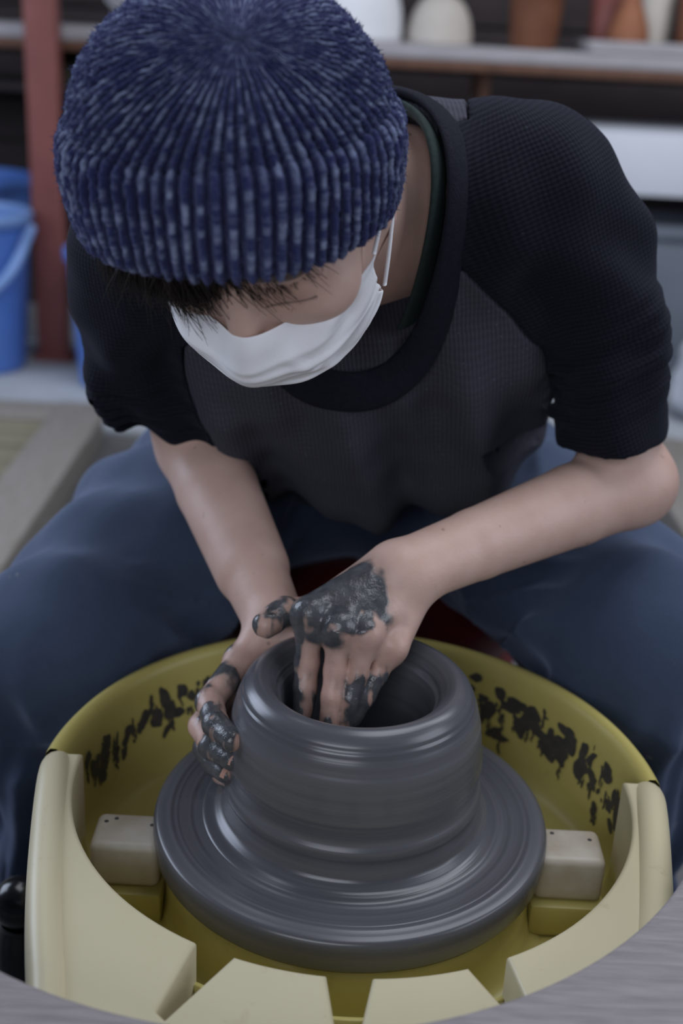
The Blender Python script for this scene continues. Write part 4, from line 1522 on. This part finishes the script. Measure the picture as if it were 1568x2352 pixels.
def build_beanie(person):
    eps = .6566
    ax_ = unit(HU * math.cos(eps) - HF * math.sin(eps))
    ff = np.cross(ax_, HL)
    if ff @ HF < 0: ff = -ff
    c0 = hd(-.0146, -.006, .012) - ax_ * .0300 + ff * .0048
    ra, rb, Hd = .0922, .1027, .1173
    nrib, nth = 76, 76 * 11
    th = np.linspace(0, 2 * np.pi, nth, endpoint=False)
    # folded cuff: hem, roll, upper fold, crease (height, scale)
    pr_ = catmull([(-.004, .930), (-.0145, .975), (-.012, 1.030), (.004, 1.062), (.020, 1.072), (.034, 1.060), (.041, 1.015), (.038, .975), (.042, .978)], 9)
    O_ = c0 + ax_ * .03
    Hh_ = Hd - .03
    # crown point where the ribs gather: on the dome, towards the viewer
    rd = unit(ray(540, 85))
    A_ = np.stack([HL / ra, ff / rb, ax_ / Hh_])
    o_, d_ = A_ @ (CAM - O_), A_ @ rd
    bq, cq, aq = o_ @ d_, o_ @ o_ - 1, d_ @ d_
    tq = (-bq - math.sqrt(max(0, bq * bq - aq * cq))) / aq
    pole = unit(o_ + d_ * tq)
    e0 = math.asin(.012 / Hh_)
    n1, n2 = len(pr_), 170
    tt = np.linspace(.0, 1, n2 + 1)[1:] * .995
    r0 = np.stack([np.cos(th) * math.cos(e0), np.sin(th) * math.cos(e0), np.full(nth, math.sin(e0))], 1)
    om = np.arccos(np.clip(r0 @ pole, -1, 1))
    sl = (np.sin((1 - tt)[None, :] * om[:, None])[..., None] * r0[:, None] + np.sin(tt[None, :] * om[:, None])[..., None] * pole) / np.sin(om)[:, None, None]
    dome = O_ + (sl @ np.stack([HL * ra, ff * rb, ax_ * Hh_]))
    nd = unit_rows(sl @ np.stack([HL / ra, ff / rb, ax_ / Hh_]))
    cuff = c0 + ax_ * pr_[None, :, 0, None] + (np.cos(th)[:, None, None] * HL * ra + np.sin(th)[:, None, None] * ff * rb) * pr_[None, :, 1, None]
    tg = np.gradient(pr_ * [1, .095], axis=0)
    outw = unit_rows(np.cos(th)[:, None] * HL / ra + np.sin(th)[:, None] * ff / rb)
    nc = unit_rows(outw[:, None] * tg[None, :, 0, None] - ax_ * tg[None, :, 1, None])
    base = np.concatenate([cuff, dome], 1)
    nrm = np.concatenate([nc, nd], 1)
    nv = n1 + n2
    T = np.repeat(th[:, None], nv, 1)
    seg = np.linalg.norm(np.diff(base, axis=1), axis=2)
    S_ = np.concatenate([np.zeros((nth, 1)), np.cumsum(seg, 1)], 1)
    loc = np.linalg.norm(np.roll(base, -1, 0) - np.roll(base, 1, 0), axis=2) * 5 / .0068
    fade = np.clip(loc, 0, 1)
    phase = T * nrib + .7 * np.sin(S_ * 60 + T * 3) + .4 * np.sin(S_ * 31 + T * 7)
    rib = .5 + .5 * np.cos(phase)
    flat = base.reshape(-1, 3)
    st = .5 + .5 * np.sin(S_ / .0056 * 2 * np.pi + np.floor(T * nrib / (2 * np.pi)) * 2.4)
    lump = .0012 * (vnoise(flat, 260, 1).reshape(T.shape) - .5) * 2 + .0026 * wob(flat, 22, 5).reshape(T.shape)
    disp = .0042 * fade * (rib ** .8 * (.76 + .24 * st)) + lump
    V = base + nrm * disp[..., None]
    scl = np.r_[np.full(n1, 1.0), np.sin((1 - tt) * math.pi / 2)]
    F_ = grid_faces(nth, nv, wrap_u=True)
    me = mesh_np('beanie', V.reshape(-1, 3), F_)
    attr(me, 'rib', rib.ravel())
    kn = np.stack([np.floor(T * nrib / (2 * np.pi) + .5) * .37, S_, np.zeros_like(S_)], -1)
    attr(me, 'kn', kn.reshape(-1, 3))
    o = link('beanie', me, M['chenille'], person)
    o['label'] = 'navy ribbed chenille beanie with pale flecks and folded brim'
    # fuzz fibres
    r_ = np.random.default_rng(9)
    n = 26000
    a, b = r_.integers(0, nth, n), r_.integers(0, nv, n)
    keep = r_.uniform(size=n) < np.clip(scl[b], .1, 1)
    a, b = a[keep], b[keep]
    p = V[a, b]
    d = unit_rows(nrm[a, b] + r_.normal(size=(len(a), 3)) * .7) * r_.uniform(.0014, .0034, len(a))[:, None]
    sd = unit_rows(np.cross(d, r_.normal(size=(len(a), 3)))) * .00022
    FV = np.stack([p - sd, p + sd, p + d * .6 + sd * .8, p + d * .6 - sd * .8, p + d + sd * .1], 1).reshape(-1, 3)
    i0 = np.arange(len(a))[:, None] * 5
    FF = np.vstack([i0 + np.array([[0, 1, 2]]), i0 + np.array([[0, 2, 3]]), i0 + np.array([[3, 2, 4]])])
    fz = link('fuzz', mesh_np('beanie_fuzz', FV, FF), M['fuzz'], o)
    fz['kind'] = 'stuff'
    return c0, ax_, ff, ra, rb


def unit_rows(v):
    return v / (np.linalg.norm(v, axis=-1, keepdims=True) + 1e-12)


def build_hair(person, c0, ax_, ff, ra, rb):
    r_ = np.random.default_rng(4)
    Vv, Ff = [], []

    def strand(p, rad):
        n = len(p)
        Tg = unit_rows(np.gradient(p, axis=0))
        U = unit_rows(np.cross(Tg, _k))
        W = np.cross(Tg, U)
        i0 = len(Vv)
        w = rad * np.linspace(1, .15, n)
        for k in range(n):
            for q in range(3):
                a = q * 2.094
                Vv.append(p[k] + w[k] * (math.cos(a) * U[k] + math.sin(a) * W[k]))
        for k in range(n - 1):
            for q in range(3):
                a, b = i0 + k * 3 + q, i0 + k * 3 + (q + 1) % 3
                Ff.append((a, b, b + 3, a + 3))
    for k in range(4600):
        # fringe: roots along the front of the brim, from his right temple to past the middle
        t = r_.uniform(-1.0, .62)
        ang = math.pi / 2 - t * 1.05
        root = c0 + ax_ * (-.006 + .012 * r_.uniform()) + HL * math.cos(ang) * ra * .95 + ff * math.sin(ang) * rb * (.90 + .07 * r_.uniform())
        out = unit(HL * math.cos(ang) / ra + ff * math.sin(ang) / rb)
        ln = r_.uniform(.050, .074) * (1.0 - .62 * max(0, t)) * (1.4 if t < 0 else 1.28)
        clump = math.sin(t * 23) * .35
        sweep = HL * ((.30 if t < -.35 else -.12) + clump * .3 + r_.normal() * .18)
        d = unit(-HU * 1.0 + HF * (.03 + .08 * r_.normal()) + sweep)
        p = [root]
        for q in range(6):
            p.append(p[-1] + d * ln / 6)
            d = unit(d - HF * .05 - HU * .06 + HL * clump * .05 + r_.normal(size=3) * .04)
        strand(np.array(p), .00058)
    # side hair in front of the ears and at the nape
    for k in range(1300):
        sx = -1 if r_.uniform() < .8 else 1
        ang = (math.pi - r_.uniform(.0, .8)) if sx < 0 else r_.uniform(-.12, .28)
        root = c0 + ax_ * .002 + HL * math.cos(ang) * ra * .90 + ff * math.sin(ang) * rb * .90
        out = unit(HL * math.cos(ang) / ra + ff * math.sin(ang) / rb)
        ln = r_.uniform(.04, .068) if sx < 0 else r_.uniform(.008, .02)
        d = unit(-HU - out * .05 + HF * .45 + r_.normal(size=3) * .13)
        p = [root]
        for q in range(5):
            p.append(p[-1] + d * ln / 5)
            d = unit(d + r_.normal(size=3) * .05)
        strand(np.array(p), .0004)
    o = link('hair', mesh_np('hair', Vv, Ff), M['hair'], person)
    o['label'] = 'dark brown fringe under the beanie'
    o['kind'] = 'stuff'


def build_mask(person):
    nu, nv = 91, 61
    V = []
    cf = np.array([[0, .1085, -.030], [.22, .1255, -.050], [.45, .1205, -.078], [.75, .110, -.100], [.92, .096, -.116], [1, .083, -.121]])
    for a in np.linspace(-1, 1, nu):
        ph = a * math.radians(73)
        for b in np.linspace(0, 1, nv):
            F0, U0 = np.interp(b, cf[:, 0], cf[:, 1]), np.interp(b, cf[:, 0], cf[:, 2])
            us = -.038 - .050 * b
            w = abs(a) ** 1.6
            l_ = .0735 * math.sin(ph)
            nosep = math.exp(-(a / .2) ** 2) * max(0, 1 - b * 2.2)
            f_ = .014 + (F0 - .014 - .012 * nosep * 0 - (.016 * (1 - math.exp(-(a / .22) ** 2)) * max(0, 1 - b * 1.6))) * (math.cos(ph) ** .82)
            u_ = U0 * (1 - w) + us * w
            u_ += -.012 * (1 - math.exp(-(a / .25) ** 2)) * (1 - w) * max(0, 1 - b * 2)
            # pleats and pulls toward the loops
            pl = .0013 * math.sin(b * 2 * math.pi * 3.0 + .6) * (1 - .3 * abs(a))
            pl += .0016 * math.sin(b * 21 + a * 9) * abs(a) ** 1.2
            pl += .0012 * math.sin(a * 13 + b * 5)
            pl += .0022 * math.exp(-((b - .30 - .18 * a) / .035) ** 2) - .0018 * math.exp(-((b - .36 - .18 * a) / .03) ** 2)
            pl += .0020 * math.exp(-((b - .62 - .30 * a * a) / .03) ** 2) - .0016 * math.exp(-((b - .68 - .3 * a * a) / .03) ** 2)
            pl += .0022 * math.exp(-((a - .42 - .5 * (b - .5)) / .05) ** 2) * math.exp(-((b - .5) / .3) ** 2)
            n_ = unit((math.sin(ph), math.cos(ph), 0))
            V.append(hd(l_ + n_[0] * pl, f_ + n_[1] * pl, u_ + pl * .4))
    me = mesh_np('face_mask', V, grid_faces(nu, nv))
    o = link('face_mask', me, M['mask'], person)
    md = o.modifiers.new('thick', 'SOLIDIFY')
    md.thickness = .0012
    md.offset = 0
    sb = o.modifiers.new('sub', 'SUBSURF')
    sb.levels = sb.render_levels = 1
    o['label'] = 'white cloth face mask with ear loops'
    for sx in (-1, 1):
        for (u0, u1, b_) in ((-.040, -.012, .0), (-.086, -.030, 1.0)):
            fs = .043 if b_ == 0 else .036
            pts = catmull([hd(sx * .0700, .0415 - .003 * b_, u0 - .001), hd(sx * .0722, fs * .62, u0 * .75 + u1 * .25), hd(sx * .0735, .004 - .008 * b_, u0 * .4 + u1 * .6), hd(sx * .0735, -.014 - .010 * b_, u1), hd(sx * .071, -.026, u1 + .02)], 8)
            e = link('ear_loop', tube_mesh('ear_loop', pts, .0030, 10, .45, up=HL), M['mask'], o)
    # loose lint at the chin edge
    r_ = np.random.default_rng(6)
    lv, lf_ = [], []
    for k in range(150):
        a = r_.normal() * .25 + .12
        p = hd(.0725 * math.sin(a), .014 + .070 * math.cos(a) + r_.normal() * .004, -.120 + .012 * a * a)
        d = unit(-HU * .8 + r_.normal(size=3) * .8)
        q = p
        sd = unit(np.cross(d, _k)) * .00013
        for s_ in range(3):
            i0 = len(lv)
            q2 = q + d * r_.uniform(.0015, .003)
            lv += [q - sd, q + sd, q2 + sd, q2 - sd]
            lf_.append((i0, i0 + 1, i0 + 2, i0 + 3))
            q = q2
            d = unit(d + r_.normal(size=3) * .5)
    l_ = link('lint', mesh_np('mask_lint', lv, lf_), M['lint'], o)
    l_['kind'] = 'stuff'


def build_stool():
    s = empty('stool', (0, .52, 0))
    tag(s, 'low drum stool with dark red vinyl cushion under the potter', 'stool')
    for nm, prof, mat in (('seat', [(0, .415), (.19, .415), (.205, .425), (.211, .445), (.206, .468), (.19, .478), (0, .481)], 'red_vinyl'),
                          ('drum', [(0, .012), (.185, .012), (.195, .02), (.195, .41), (.19, .416), (0, .416)], 'red_vinyl'),
                          ('base_ring', [(0, 0), (.198, 0), (.202, .006), (.202, .022), (.196, .026), (0, .026)], 'dark_metal')):
        o = link(nm, lathe_mesh('stool_' + nm, prof, 56), M[mat], s)
        o.matrix_parent_inverse = Matrix.Identity(4)


person = build_body()
build_sweater(person)
build_trousers(person)
hat = build_beanie(person)
build_hair(person, *hat)
build_mask(person)
build_stool()
